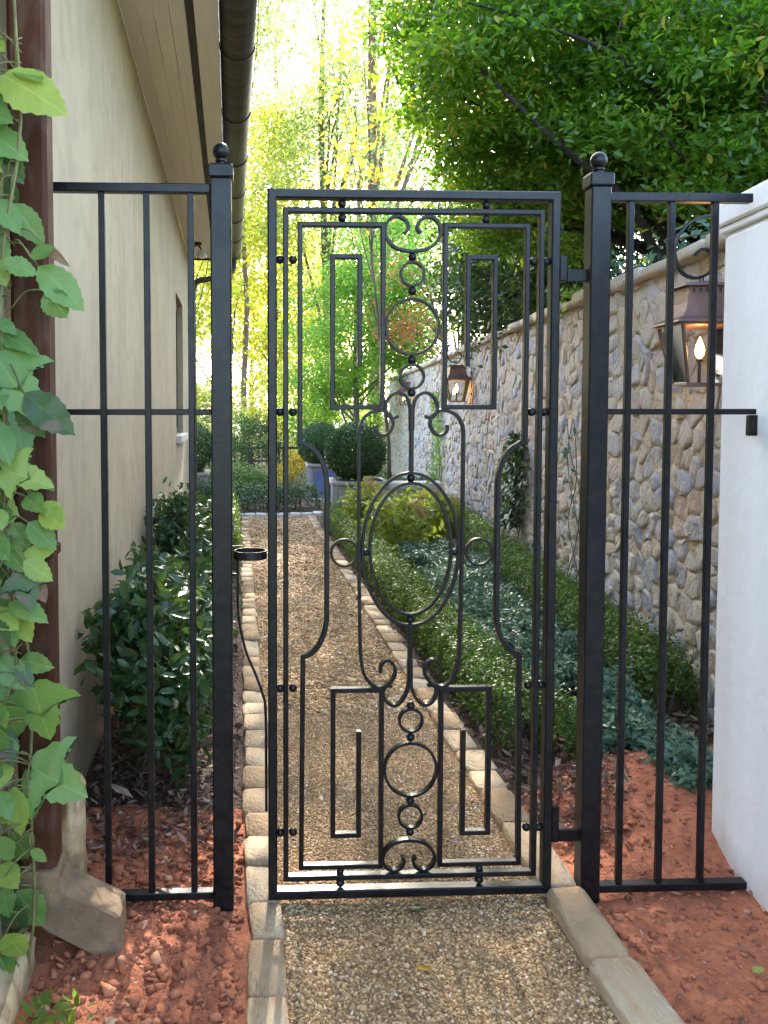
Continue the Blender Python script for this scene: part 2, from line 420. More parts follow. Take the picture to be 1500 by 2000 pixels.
ICO_V = None
def ico():
    global ICO_V, ICO_F
    if ICO_V is None:
        p = (1+5**.5)/2
        ICO_V = unit(np.array([(-1,p,0),(1,p,0),(-1,-p,0),(1,-p,0),(0,-1,p),(0,1,p),(0,-1,-p),(0,1,-p),(p,0,-1),(p,0,1),(-p,0,-1),(-p,0,1)], float))
        ICO_F = np.array([(0,11,5),(0,5,1),(0,1,7),(0,7,10),(0,10,11),(1,5,9),(5,11,4),(11,10,2),(10,7,6),(7,1,8),(3,9,4),(3,4,2),(3,2,6),(3,6,8),(3,8,9),(4,9,5),(2,4,11),(6,2,10),(8,6,7),(9,8,1)])
    return ICO_V, ICO_F

def lumps(name, P, size, mat, parent=None, flat=.7, jit=.22, tint=None, g=None, smooth=False):
    """many small stones or clods, one mesh"""
    g = g or rng
    T, F = ico(); N = len(P)
    V = T[None]*(1+g.uniform(-jit, jit, (N, 12, 1)))
    sc3 = np.stack([g.uniform(.7,1.3,N), g.uniform(.7,1.3,N), np.full(N, flat)*g.uniform(.8,1.2,N)], -1)*np.broadcast_to(size,(N,))[:, None]
    q = g.uniform(0, 2*np.pi, N); c, s_ = np.cos(q), np.sin(q)
    V = V*sc3[:, None, :]
    tl = g.normal(0, .35, N)[:, None]
    V[:, :, 2] += V[:, :, 0]*tl
    V = np.stack([V[:,:,0]*c[:,None]-V[:,:,1]*s_[:,None], V[:,:,0]*s_[:,None]+V[:,:,1]*c[:,None], V[:,:,2]], -1) + P[:, None, :]
    FF = (F[None]+(np.arange(N)*12)[:, None, None]).reshape(-1, 3)
    tn = g.uniform(0, 1, N) if tint is None else tint
    return link(name, mesh(name, V.reshape(-1, 3), FF, mat, smooth, np.repeat(tn, 12)), parent)

# ================================================================== SETTING
def path_l(y): return .078 - .0185*(np.asarray(y, float)-2.2)      # inner edge, kerb by the house
def path_r(y): return .925 - .0178*(np.asarray(y, float)-2.1)      # inner edge, kerb by the bed
def wall_x(y): return 1.99 + .069*np.asarray(y, float)             # face of the stone wall
def house_x(y): return -.70 - .029*(np.asarray(y, float)-2.67)

g_ = np.concatenate([np.linspace(-60, -3, 12), np.linspace(-2, 20, 23), np.linspace(24, 140, 16)])
grid_sheet('ground', lambda u, y: -70+u*140, g_, np.linspace(0, 1, 60), lambda x, y: -.05 + .02*np.sin(x*.7)*np.cos(y*.5) + np.clip(y-26, 0, 60)*.03, TURF)
grid_sheet('gravel_path', lambda u, y: path_l(y)-.03+u*(path_r(y)-path_l(y)+.06), np.linspace(.8, 13.3, 260), np.linspace(0, 1, 28),
           lambda x, y: .008*(fbm(x*6, y*6, 3)-.45), GRAVEL)
grid_sheet('cross_path', lambda u, y: path_r(y)-.02+u*6, np.linspace(12.75, 15.2, 20), np.linspace(0, 1, 40), lambda x, y: .004+.006*(fbm(x*5, y*5, 4)-.45), GRAVEL)
grid_sheet('planting_bed', lambda u, y: path_r(y)+.10+u*(wall_x(y)-path_r(y)-.09), np.linspace(3.1, 12.7, 160), np.linspace(0, 1, 40),
           lambda x, y: .012+.05*(fbm(x*4, y*4, 5)-.4)-.06*np.clip((3.35-y)/.2, 0, 1), MULCH)
grid_sheet('house_bed', lambda u, y: house_x(y)-.02+u*(path_l(y)-house_x(y)-.08), np.linspace(3.1, 13.4, 140), np.linspace(0, 1, 18),
           lambda x, y: .0+.04*(fbm(x*4, y*4, 6)-.4), MULCH)
grid_sheet('far_bed', lambda u, y: -4+u*5.2, np.linspace(12.95, 20, 30), np.linspace(0, 1, 30), lambda x, y: .02+.05*(fbm(x*3, y*3, 8)-.4), MULCH)

# red clay either side of the fence
def clay_r(x, y):
    e = np.clip((x-1.02)/.5, 0, 1)
    back = np.clip((y-2.74)/.4, 0, 1)
    z = -.005 + .012*e*(1-back) + .045*e*back + .10*np.clip((x-1.15)/.45, 0, 1)*back + .04*(fbm(x*3.2, y*3.2, 21)-.4) + .035*(fbm(x*11, y*11, 22)-.45) + .015*(fbm(x*30, y*30, 24)-.45)
    z += .05*np.exp(-(((x-1.25)/.12)**2+((y-3.3)/.14)**2))
    return z*np.clip((4.0-y)/.5, 0, 1) - .05*np.clip((y-3.5)/.5, 0, 1)
grid_sheet('clay_ground', lambda u, y: path_r(y)+.09+u*1.5, np.linspace(.9, 4.0, 150), np.linspace(0, 1, 80), clay_r, CLAY)
def clay_l(x, y):
    e = np.clip((-.06-x)/.3, 0, 1)
    return .0 + .015*e + .045*(fbm(x*4, y*4, 31)-.4) + .035*(fbm(x*12, y*12, 32)-.45) + .015*(fbm(x*30, y*30, 34)-.45)
grid_sheet('clay_verge', lambda u, y: house_x(y)-.05+u*(path_l(y)-house_x(y)-.04), np.linspace(.9, 3.35, 140), np.linspace(0, 1, 60), clay_l, CLAY)

# loose pebbles on the near path
def pebbles(name, y0, y1, dens, size, seed):
    g = np.random.default_rng(seed)
    n = int(dens*(y1-y0)*.84)
    y = g.uniform(y0, y1, n); u = g.uniform(0, 1, n)
    x = path_l(y)+.005+u*(path_r(y)-path_l(y)-.01)
    z = .008*(fbm(x*6, y*6, 3)-.45)+size*.15*g.uniform(0, 1.6, n)
    patch = (fbm(x*2.5, y*2.5, 9)-.45)*.9
    o = lumps(name, np.stack([x, y, z], -1), size*g.lognormal(0, .3, n), PEBBLE, None, .62, .2, np.clip(g.beta(1.9, 2.0, n)+patch*.35, 0, 1), g)
    return o
tag(pebbles('gravel', 1.85, 4.4, 17000, .0040, 41), 'small tan and gold pebbles covering the garden path', 'gravel', None, 'stuff')
o = pebbles('gravel', 4.4, 7.5, 5000, .0075, 42)
o.parent = bpy.data.objects['gravel']; o['kind'] = 'stuff'
o = pebbles('gravel', 7.5, 12.9, 2600, .011, 48)
o.parent = bpy.data.objects['gravel']; o['kind'] = 'stuff'
g = np.random.default_rng(43)
def clods(name, fx, fz, y0, y1, n, smin, smax, seed, lab):
    g = np.random.default_rng(seed)
    y = g.uniform(y0, y1, n); x = fx(g.uniform(0, 1, n), y)
    s = smin*(smax/smin)**(g.uniform(0, 1, n)**4.2)
    return tag(lumps(name, np.stack([x, y, fz(x, y)+s*.25], -1), s, CLOD, None, .6, .42, np.clip(g.normal(.5, .22, n), 0, 1), g), lab, 'clods', None, 'stuff')
clods('clay_clods', lambda u, y: path_r(y)+.16+u*.62, clay_r, 1.7, 3.6, 4200, .0015, .016, 44, 'crumbled red clay lumps by the white wall')
clods('clay_rubble', lambda u, y: house_x(y)+.1+u*(path_l(y)-house_x(y)-.22), clay_l, 1.5, 3.3, 7000, .0018, .020, 45, 'crumbled red clay lumps beside the house wall')
T_CHIP = (np.array([(0,0,0),(.22,.10,.06),(.61,.19,.02),(1,.07,.05),(.78,-.08,-.02),(.35,-.15,.04)]), np.array([(0,1,2),(0,2,3),(0,3,4),(0,4,5)]))
def chips(name, fx, y0, y1, n, seed, lab, z0=.02, size=.035, lift=.03):
    g = np.random.default_rng(seed)
    y = g.uniform(y0, y1, n); x = fx(g.uniform(0, 1, n), y)
    P = np.stack([x, y, z0+lift*g.uniform(0, 1, n)], -1)
    return tag(leaf_cloud(name, P, size*g.lognormal(0, .35, n), CHIP, None, np.array([0,0,1.3]), .6, T_CHIP, g.uniform(0, 1, n), g), lab, 'mulch', None, 'stuff')
chips('bark_mulch', lambda u, y: path_r(y)+.15+u*(wall_x(y)-path_r(y)-.2), 3.0, 11, 26000, 46, 'reddish brown shredded bark in the bed under the stone wall')
chips('bark_litter', lambda u, y: house_x(y)+.03+u*(path_l(y)-house_x(y)-.17), 3.0, 9, 8000, 47, 'shredded bark under the shrubs along the house', .01)

chips('path_litter', lambda u, y: path_l(y)+.02+u**.6*(path_r(y)-path_l(y)-.03), 2.0, 7.5, 200, 49, 'scattered bark scraps and leaf bits on the gravel path', .006, .02, .004)
chips('clay_litter', lambda u, y: house_x(y)+.1+u*(path_l(y)-house_x(y)-.22), 1.8, 3.2, 110, 53, 'dry leaf scraps on the clay beside the house', .018, .018, .008)
chips('soil_litter', lambda u, y: path_r(y)+.2+u*.38, 1.9, 2.6, 40, 54, 'dry leaf scraps on the clay by the white wall', .018, .016, .008)
# kerb stones
def kerb_stone_mesh(seed):
    g = np.random.default_rng(seed)
    m = MB().box((-.5,-.5,-.5), (.5,.5,.5), .07)
    V = np.array(m.V)
    V += g.normal(0, .022, V.shape)
    me = mesh('kerb_stone', V, m.F, KERB, True, np.full(len(V), g.uniform(.1, .95)))
    return me
KM = [kerb_stone_mesh(100+i) for i in range(12)]
def kerb(name, edge, side, y0, y1, wd, lens, seed):
    g = np.random.default_rng(seed)
    root = empty(name, kind='structure')
    y = y0
    while y < y1:
        l = lens(y, g); wd_ = wd(y)*g.uniform(.93, 1.07)
        yc = y+l/2
        o = link('kerb_stone', KM[int(g.integers(12))], root)
        o.location = (float(edge(yc))+side*wd_/2+g.normal(0, .004), yc, (-.033 if side > 0 and yc < 3.3 else -.05)+g.normal(0, .004))
        o.scale = (wd_, l*.985, .15)
        o.rotation_euler = (g.normal(0, .01), g.normal(0, .015), math.atan(.0182)+g.normal(0, .02))
        y += l
kerb('house_kerb', path_l, -1, 1.75, 12.5, lambda y: .108, lambda y, g: g.uniform(.18, .26), 51)
kerb('bed_kerb', path_r, 1, 1.5, 12.5, lambda y: .125 if y < 3.6 else .118, lambda y, g: g.uniform(.34, .5) if y < 2.9 else g.uniform(.17, .29), 52)
root = empty('end_kerb', kind='structure')
for i in range(12):
    x = -.95+i*.17; 
    o = link('kerb_stone', mesh('kerb_stone', np.array(MB().box((-.08,-.06,-.06),(.08,.06,.045),.012).V)+rng.normal(0,.003,(32,3)), MB().box((-.08,-.06,-.06),(.08,.06,.045),.012).F, PALEKERB, True), root)
    o.location = (x, 12.95-.10*math.sin((i-1)/10*3.14)+ (.0 if i < 11 else .05), .0)

# ================================================================== HOUSE
house = empty('house', (-.70, 2.67, 0), math.atan(.029), 'cream stucco house wall with deep eave and bronze gutter', 'house')
H0, H1, SZ = -1.7, 10.45, 3.85
wm = MB()
wy0, wy1, wz0, wz1 = 7.35, 8.75, 1.28, 2.92
wm.box((-.35, H0, -.3), (0, wy0, SZ)); wm.box((-.35, wy1, -.3), (0, H1, SZ))
wm.box((-.35, wy0, -.3), (-.0005, wy1, wz0)); wm.box((-.35, wy0, wz1), (-.0005, wy1, SZ))
wm.build('wall', STUCCO, house)
MB().box((-3.5, H1-.3, -.3), (-.352, H1-.002, SZ)).build('end_wall', STUCCO, house)
win = MB().box((-.11, wy0, wz0), (-.07, wy1, wz0+.07)).box((-.11, wy0, wz1-.07), (-.07, wy1, wz1)).box((-.11, wy0, wz0+.071), (-.07, wy0+.07, wz1-.071)).box((-.11, wy1-.07, wz0+.071), (-.07, wy1, wz1-.071)).box((-.105, (wy0+wy1)/2-.03, wz0+.071), (-.075, (wy0+wy1)/2+.03, wz1-.071)).build('window', TRIMDARK, house)
link('pane', MB().box((-.098, wy0+.02, wz0+.02), (-.092, wy1-.02, wz1-.02)).mesh('pane', WINGLASS), win)
link('sill', MB().box((-.11, wy0-.06, wz0-.09), (.06, wy1+.06, wz0-.003), .01).mesh('sill', LIMESTONE), win)
# eave: boarded soffit, dark strip, outer board, fascia
for i in range(4):
    MB().box((.0005+i*.0925, H0, SZ), (.0917+i*.0925, H1+.1, SZ+.02), .0015).build('soffit_board', SOFFIT, house)
MB().box((.372, H0, SZ-.004), (.418, H1+.1, SZ+.02)).build('soffit_vent_strip', TRIMDARK, house)
MB().box((.42, H0, SZ-.022), (.555, H1+.1, SZ+.02), .006).build('soffit_edge_board', SOFFIT, house)
MB().box((.53, H0, SZ+.02), (.556, H1+.1, SZ+.2)).build('fascia', SOFFIT, house)
MB().box((.0, H1+.101, SZ-.03), (.556, H1+.13, SZ+.2)).build('barge_board', RUST, house)
rm = MB()
rm.add([(.60,H0,SZ+.20),(.60,H1+.2,SZ+.20),(-3.4,H1+.2,SZ+2.2),(-3.4,H0,SZ+2.2),(.60,H0,SZ+.26),(.60,H1+.2,SZ+.26),(-3.4,H1+.2,SZ+2.26),(-3.4,H0,SZ+2.26)],
       [(0,3,2,1),(4,5,6,7),(0,1,5,4),(1,2,6,5),(2,3,7,6),(3,0,4,7)])
rm.build('roof', ROOFM, house)
MB().box((.02, H0+.05, SZ+.021), (.529, H1+.05, SZ+.03)).build('soffit_backing', TRIMDARK, house)
# half-round gutter
gx, gz, gr = .672, SZ+.085, .112
def halfround(y0, y1, r, t, name, mat, parent):
    V = []; F = []; K = 14
    for y in (y0, y1):
        for rr in (r, r-t):
            for k in range(K+1):
                q = math.pi+math.pi*k/K
                V.append((gx+rr*math.cos(q), y, gz+rr*math.sin(q)))
    n = K+1
    for k in range(K):
        F.append((k, k+1, 2*n+k+1, 2*n+k)); F.append((n+k, 3*n+k, 3*n+k+1, n+k+1))
        F.append((k, n+k, n+k+1, k+1)); F.append((2*n+k, 2*n+k+1, 3*n+k+1, 3*n+k))
    F.append((0, 2*n, 3*n, n)); F.append((K, n+K, 3*n+K, 2*n+K))
    return link(name, mesh(name, np.array(V), F, mat, True), parent)
gut = halfround(H0, H1+.22, gr, .006, 'gutter', BRONZE, house)
for yy in np.arange(-.6, H1, 1.22):
    halfround(yy, yy+.035, gr+.007, .006, 'gutter_band', TRIMDARK, gut)
MB().box((gx-gr+.003, H1+.2205, gz-.08), (gx+gr-.003, H1+.224, gz)).build('gutter_end', BRONZE, gut)
# far drainpipe with its swan neck
dn = MB().tube(catmull([(gx, H1+.12, gz-.10), (gx-.01, H1+.12, gz-.22), (gx-.10, H1+.1, gz-.33), (.30, H1-.02, gz-.41), (.13, H1-.08, gz-.46), (.075, H1-.1, gz-.58), (.07, H1-.1, gz-.75), (.07, H1-.1, 1.5), (.07, H1-.1, .0)], 6), .045, 10)
dn.build('drainpipe', BRONZE, house, True)
# near square downspout with its kicked-out shoe
ds = MB().box((.018, -.235, .236), (.122, -.135, SZ-.03), .012).build('downspout', RUST, house)
ds['label'] = 'red brown square downspout on the near wall'
for zz in (1.15, 2.75):
    link('strap', MB().box((-.001, -.241, zz), (.128, -.129, zz+.03), .004).mesh('strap', RUST), ds)
def prism(poly, y0, y1, ch, name, mat, parent):
    P = np.array(poly); c = P.mean(0); n = len(P)
    ins = c+(P-c)*(1-ch/np.linalg.norm(P-c, axis=1, keepdims=True))
    V = []
    for Q, yy in ((ins, y0), (P, y0+ch), (P, y1-ch), (ins, y1)):
        V += [(q[0], yy, q[1]) for q in Q]
    F = [tuple(range(n)), tuple(range(4*n-1, 3*n-1, -1))]
    for r in range(3):
        for k in range(n): F.append((r*n+k, (r+1)*n+k, (r+1)*n+(k+1) % n, r*n+(k+1) % n))
    return link(name, mesh(name, np.array(V), F, mat), parent)
prism([(.006,.262),(.006,.17),(.10,.085),(.20,.03),(.308,-.03),(.304,.125),(.282,.14),(.15,.21),(.134,.23),(.134,.262)], -.262, -.122, .012, 'shoe', SHOE, ds)['label'] = 'weathered grey drain shoe pointing at the path'
# buff stub of old plaster beside the fence foot, and footing of the near wall
def chipped(a, b, c, sub, seed, amp, name, mat, parent):
    import bmesh
    bm = bmesh.new(); m = MB().box(a, b, c); vs = [bm.verts.new(v) for v in m.V]
    for f in m.F: bm.faces.new([vs[k] for k in f])
    bmesh.ops.triangulate(bm, faces=bm.faces[:]); bmesh.ops.subdivide_edges(bm, edges=bm.edges[:], cuts=sub, use_grid_fill=True)
    for v in bm.verts:
        q = v.co
        nn = float(fbm(q.x*30+q.z*13+seed, q.y*30+q.z*19, seed)-.45)
        v.co = q + Vector((nn*amp, nn*amp*.8, -abs(nn)*amp*(1.6 if q.z > b[2]-.03 else .3)))
    me = bpy.data.meshes.new(name); bm.to_mesh(me); bm.free(); me.materials.append(mat)
    me.polygons.foreach_set('use_smooth', np.ones(len(me.polygons), dtype=bool))
    return link(name, me, parent)
chipped((.001, -.02, -.2), (.155, .12, .40), .02, 3, 5, .05, 'plaster_stub', BUFF, house)
chipped((.001, -1.6, -.25), (.075, -.26, .11), .02, 3, 8, .07, 'footing', BUFF, house)

fl = empty('flood_light', (-.70-.029*9.35+.17, 2.67+9.35, SZ), 0, 'white twin-head flood light under the far end of the eave', 'light')
MB().lathe([(.06,-.03),(.06,-.001),(.055,0)], (0,0,0), 14).build('base_plate', TRIMDARK, fl)
for sx, sy in ((-.07, -.09), (.07, -.07)):
    MB().tube([(0,0,-.02),(sx*.6,sy*.6,-.07),(sx,sy,-.12)], .012, 8).build('arm', TRIMDARK, fl)
    b = MB().lathe([(.02,0),(.045,-.03),(.062,-.08),(.058,-.11),(.03,-.125)], (sx,sy,-.10), 14).build('lamp_head', LAMPWHITE, fl, True)

# ================================================================== WHITE PLASTER WALL
pw = empty('plaster_wall', (1.585, 2.67, 0), -math.atan(.069), 'white plastered wall stub with stepped cap that the fence ties into', 'wall')
m = MB().box((0, -3.2, -.3), (.42, .29, 2.165), .02); 
m.build('wall_body', WHITE, pw)
MB().box((-.008, -3.2, 2.167), (.44, .30, 2.188), .004).build('moulding', WHITE, pw)
MB().box((-.018, -3.2, 2.19), (.46, .315, 2.27), .008).build('cap', WHITE, pw)

# ================================================================== STONE WALL
SW_Y0 = 3.4
sw = empty('stone_wall', (float(wall_x(SW_Y0)), SW_Y0, 0), -math.atan(.069), 'tall rubble stone garden wall in buff mortar beyond the fence', 'wall')
S0, S1, WH = -.4, 20.2, 2.345
MB().box((0, S0, -.3), (.45, S1, WH)).build('mortar_core', MORTAR, sw)
def clip_poly(poly, p, q):
    mid = (p+q)/2; d = q-p
    out = []
    for i in range(len(poly)):
        a, b = poly[i], poly[(i+1) % len(poly)]
        da, db = (a-mid)@d, (b-mid)@d
        if da <= 0: out.append(a)
        if da*db < 0: out.append(a+(b-a)*(da/(da-db)))
    return out
g = np.random.default_rng(61)
seeds = []
z = -.15
while z < WH+.05:
    hrow = g.uniform(.085, .17)
    s = S0-.2+g.uniform(0, .2)
    while s < S1+.2:
        wd = g.uniform(.075, .12)+.19*g.uniform(0,1)**2.0
        seeds.append((s+wd/2+g.normal(0, .02), z+hrow/2+g.normal(0, .036)))
        s += wd
    z += hrow
seeds = np.array(seeds)
SCL = np.array([1.0, 1.12])
sp = seeds*SCL
stones = []
for i in range(len(sp)):
    p = sp[i]
    d2 = ((sp-p)**2).sum(1)
    near = np.argsort(d2)[1:15]
    poly = [p+np.array(v) for v in ((-.3,-.3),(.3,-.3),(.3,.3),(-.3,.3))]
    for j in near:
        poly = clip_poly(poly, p, sp[j])
        if len(poly) < 3: break
    if len(poly) < 3: continue
    P = np.array(poly)/SCL
    P[:, 0] = np.clip(P[:, 0], S0+.005, S1-.005); P[:, 1] = np.clip(P[:, 1], -.25, WH-.01)
    area = .5*abs(np.dot(P[:,0], np.roll(P[:,1],-1))-np.dot(P[:,1], np.roll(P[:,0],-1)))
    if area < .0018: continue
    stones.append((P, area))
def stone_geo(P, g, chaikin=True):
    c = P.mean(0)
    # drop very short edges, inset by the joint, round the corners
    k = max(.84, 1-.006/ max(np.sqrt(np.ptp(P[:,0])*np.ptp(P[:,1]))/2, .03))
    Q = c+(P-c)*k
    if chaikin:
        A = Q*.84+np.roll(Q,-1,0)*.16; B = Q*.16+np.roll(Q,-1,0)*.84
        Q = np.stack([A,B],1).reshape(-1,2)
    Q = Q+g.normal(0,.005,Q.shape)
    n = len(Q)
    pr = g.uniform(.004,.020)
    tx, tz = g.normal(0,.09,2)
    rings = [(1.0,-.02),(1.0,pr*.45),(.93,pr*.92),(.55,pr)]
    V = []
    for (kk, d) in rings:
        R_ = c+(Q-c)*kk
        dd = d+((R_-c)@np.array([tx,tz]))*(1 if d > 0 else 0)+(g.normal(0,.0035,n) if d > 0 else 0)
        V.append(np.stack([-dd*np.ones(n), R_[:,0], R_[:,1]],-1))
    V = np.concatenate(V+[np.array([[-(pr+g.normal(0,.004)), c[0], c[1]]])])
    F = []
    for r in range(3):
        for i in range(n):
            j = (i+1) % n
            F.append((r*n+i, (r+1)*n+i, (r+1)*n+j, r*n+j))
    for i in range(n): F.append((3*n+i, 4*n, 3*n+(i+1) % n))
    return V, F
def seen(P):   # how large a stone shows: area over distance squared, only above the hedge and clear of the white wall
    s, zz = P.mean(0); y = SW_Y0+s
    ok = (y > 3.7) and zz > .25
    return 0 if not ok else 1/((y)**2)
order = sorted(range(len(stones)), key=lambda i: -stones[i][1]*seen(stones[i][0]))
restV, restF, restT = [], [], []; off = 0
for rank, i in enumerate(order):
    P, ar = stones[i]
    V, F = stone_geo(P, g)
    tn = float(np.clip(g.normal(.57, .25), 0, 1))
    if rank < 300:
        c = V.mean(0)
        o = link('stone', mesh('stone', V-c, F, STONE, True, np.full(len(V), tn)), sw)
        o.location = c
    else:
        restV.append(V); restF += [tuple(k+off for k in f) for f in F]; restT.append(np.full(len(V), tn)); off += len(V)
o = link('far_stones', mesh('far_stones', np.concatenate(restV), restF, STONE, True, np.concatenate(restT)), sw); o['kind'] = 'stuff'
s = S0
while s < S1-.1:
    l = min(g.uniform(.3, .55), S1-s); hh = g.uniform(.055, .085)
    m = MB().box((-.075+g.normal(0,.012), s+.006, WH+.003), (.47, s+l-.006, WH+hh), .014)
    V = np.array(m.V)+g.normal(0,.004,(32,3))
    link('coping_stone', mesh('coping_stone', V, m.F, STONE, True, np.full(32, g.uniform(.1,.5))), sw)
    s += l
MB().box((.451, S0, -.3), (.47, S1, WH-.1)).build('wall_back', MORTAR, sw)
# bank of earth that the wall holds back
grid_sheet('bank', lambda u, y: wall_x(y)+.42+u**1.5*16, np.linspace(2.2, 60, 60), np.linspace(0, 1, 24), lambda x, y: 2.05+(x-2.3)*.16+.25*(fbm(x*.8, y*.8, 71)-.4), TURF)

# ================================================================== IRONWORK
FY = 2.69
def fence_panel(name, lab, xs, rails, x0, x1, tab=False):
    r = empty(name, ((x0+x1)/2, FY, 0), 0, lab, 'fence', 'iron fence panels')
    cx = (x0+x1)/2
    for (nm, z, a, b, hgt, dep) in rails:
        MB().box((a-cx, -dep/2, z-hgt/2), (b-cx, dep/2, z+hgt/2), .0025).build(nm, IRON, r)
    ztop = rails[0][1]-rails[0][4]/2+.001; zb = rails[2][1]+rails[2][4]/2-.001
    for x in xs:
        MB().box((x-cx-.0098, -.0098, zb), (x-cx+.0098, .0098, ztop), .0022).build('bar', IRON, r)
    if tab:
        MB().box((x1-cx-.026, -.0105, 1.482), (x1-cx+.002, .0105, 1.5475), .002).build('wall_tab', IRON, r)
    return r
fence_panel('iron_fence', 'black iron fence panel of three bars between downspout and gate post', [-.466, -.331, -.198],
            [('top_rail', 2.233, -.71, -.138, .027, .032), ('middle_rail', 1.557, -.71, -.138, .018, .012), ('bottom_rail', .037, -.478, -.138, .024, .032)], -.71, -.138)
fence_panel('iron_fence', 'black iron fence panel of three bars tied to the white plaster wall', [1.163, 1.293, 1.431],
            [('top_rail', 2.222, 1.092, 1.545, .027, .032), ('middle_rail', 1.558, 1.092, 1.578, .018, .012), ('bottom_rail', .028, 1.092, 1.580, .024, .036)], 1.092, 1.578, True)
def gate_post(x, lab, dz):
    r = empty('gate_post', (x, FY, 0), 0, lab, 'post', 'posts either side of the gate')
    MB().box((-.0315,-.0315,-.35), (.0315,.0315,2.262+dz), .004).build('shaft', IRON, r)
    MB().box((-.0375,-.0375,2.2625+dz), (.0375,.0375,2.302+dz), .004).build('cap', IRON, r)
    f = MB().lathe([(.014,2.3025+dz),(.014,2.312+dz),(.018,2.316+dz),(.018,2.321+dz),(.013,2.324+dz)], (0,0,0), 16).build('neck', IRON, r)
    MB().sphere((0,0,2.346+dz), .0262, 20, 14).build('ball_finial', IRON, r, True)
gate_post(-.106, 'black square gate post with ball finial on the latch side, near the house', 0)
gate_post(1.060, 'black square gate post with ball finial on the hinge side, near the white wall', -.012)

# gate: coordinates are metres from the gate's centre line
gate = empty('garden_gate', (.4865, FY, 0), 0, 'black wrought iron garden gate with scrolls, rings and key pattern', 'gate')
def rect(hw, z0, z1): return [(-hw, z0), (hw, z0), (hw, z1), (-hw, z1)]
MB().sweep(rect(.4515-.014, .019+.014, 2.234-.014), .028, .042, True).build('outer_frame', IRON, gate)
MB().sweep(rect(.404-.008, .076+.008, 2.180-.008), .016, .030, True).build('middle_frame', IRON, gate)
def arc(c, rx, rz, a0, a1, n=10):
    return [(c[0]+rx*math.cos(R(a0+(a1-a0)*i/n)), c[1]+rz*math.sin(R(a0+(a1-a0)*i/n))) for i in range(n+1)]
def key(sx):
    p = [(.168,1.698),(.168,2.033),(.252,2.033),(.252,1.572),(.0965,1.572),(.0965,2.130),(.352,2.130),(.352,1.462)]
    p += [(.352-.012, 1.462)] + arc((.345, 1.325), .077, .132, 92, 180, 9)[1:]
    p += arc((.345, .925), .077, .132, 180, 268, 9)[0:] + [(.348-.001, .79)]
    p += [(.348,.118),(.0945,.118),(.0945,.684),(.2475,.684),(.2475,.219),(.166,.219),(.166,.553)]
    q = [p[0]]
    for a in p[1:]:
        if math.hypot(a[0]-q[-1][0], a[1]-q[-1][1]) > .006: q.append(a)
    return [(sx*a, b) for a, b in q]
for sx in (-1, 1):
    MB().sweep(key(sx), .0145, .026, False).build('key_pattern_bar', IRON, gate)
def ring(cx, cz, rx, rz, t=.0075, d=.022, n=44):
    MB().sweep([(cx+(rx-t/2)*math.cos(2*math.pi*i/n), cz+(rz-t/2)*math.sin(2*math.pi*i/n)) for i in range(n)], t, d, True).build('ring', IRON, gate)
CX = -.005
ring(CX, 1.982, .040, .040); ring(CX, 1.820, .0865, .089); ring(CX, 1.667, .041, .041)
ring(CX+.004, .584, .040, .040); ring(CX+.004, .426, .0865, .089); ring(CX+.004, .274, .041, .041)
ring(-.213, 1.118, .045, .045); ring(.211, 1.118, .045, .045)
MB().sweep([(CX+.152*math.cos(2*math.pi*i/64), 1.127+.240*math.sin(2*math.pi*i/64)) for i in range(64)], .009, .022, True).build('oval', IRON, gate)
MB().sweep([(CX+.128*math.cos(2*math.pi*i/64), 1.129+.207*math.sin(2*math.pi*i/64)) for i in range(64)], .009, .022, True).build('oval', IRON, gate)
def ball(x, z, r=.0132): MB().sphere((x, 0, z), r, 16, 10).build('ball', IRON, gate, True)
for zc in (2.034, 1.9295, 1.7185, 1.6165, 1.3515, .905): ball(CX, zc)
for zc in (.630, .529, .3245, .2225): ball(CX+.004, zc)
ball(CX-.140, 1.118, .011); ball(CX+.140, 1.118, .011)
for sx in (-1, 1):
    for zc in (2.023, 1.557, .692, .230):
        ball(sx*.4135, zc); ball(sx*.3735, zc)
    ball(sx*.223, 2.193); ball(sx*.223, 2.1505); ball(sx*.223, .0995, .012); ball(sx*.223, .062, .0135)
def scroll(name, pts, sx, t=.009, d=.022):
    c = catmull([(CX+sx*(-(a)), b) for a, b in pts], 7)
    MB().sweep(c, t, d, False).build(name, IRON, gate)
topC = [(0,2.050),(-.050,2.060),(-.079,2.088),(-.086,2.117),(-.074,2.145),(-.049,2.157),(-.025,2.147),(-.013,2.124),(-.025,2.106)]
botC = [(0,.198),(-.044,.190),(-.074,.165),(-.083,.136),(-.073,.111),(-.049,.099),(-.026,.107),(-.014,.128),(-.022,.143)]
Yup = [(-.0035,1.50),(-.004,1.560),(-.009,1.590),(-.021,1.608),(-.040,1.617),(-.060,1.611),(-.076,1.593),(-.081,1.571),(-.074,1.549),(-.058,1.538),(-.042,1.545)]
Ydn = [(-.0035,.78),(-.004,.705),(-.008,.682),(-.018,.658),(-.033,.640),(-.051,.633),(-.069,.641),(-.082,.660),(-.084,.680),(-.074,.695),(-.056,.696)]
lyre = [(-.112,1.517),(-.109,1.496),(-.091,1.484),(-.070,1.493),(-.058,1.521),(-.066,1.546),(-.087,1.560),(-.110,1.561),(-.138,1.549),(-.155,1.527),(-.1625,1.495),(-.163,1.40),(-.1625,1.15),(-.159,.90),(-.155,.785),(-.142,.727),(-.109,.693),(-.077,.697),(-.050,.724),(-.049,.757),(-.070,.777),(-.089,.765),(-.094,.738)]
for sx in (1, -1):
    for nm, pts in (('scroll', topC), ('scroll', botC), ('scroll', Yup), ('scroll', Ydn), ('lyre_scroll', lyre)):
        c = catmull([(CX+sx*a, b) for a, b in pts], 7)
        MB().sweep(c, .0095, .0224 if nm == 'scroll' else .0236, False).build(nm, IRON, gate)
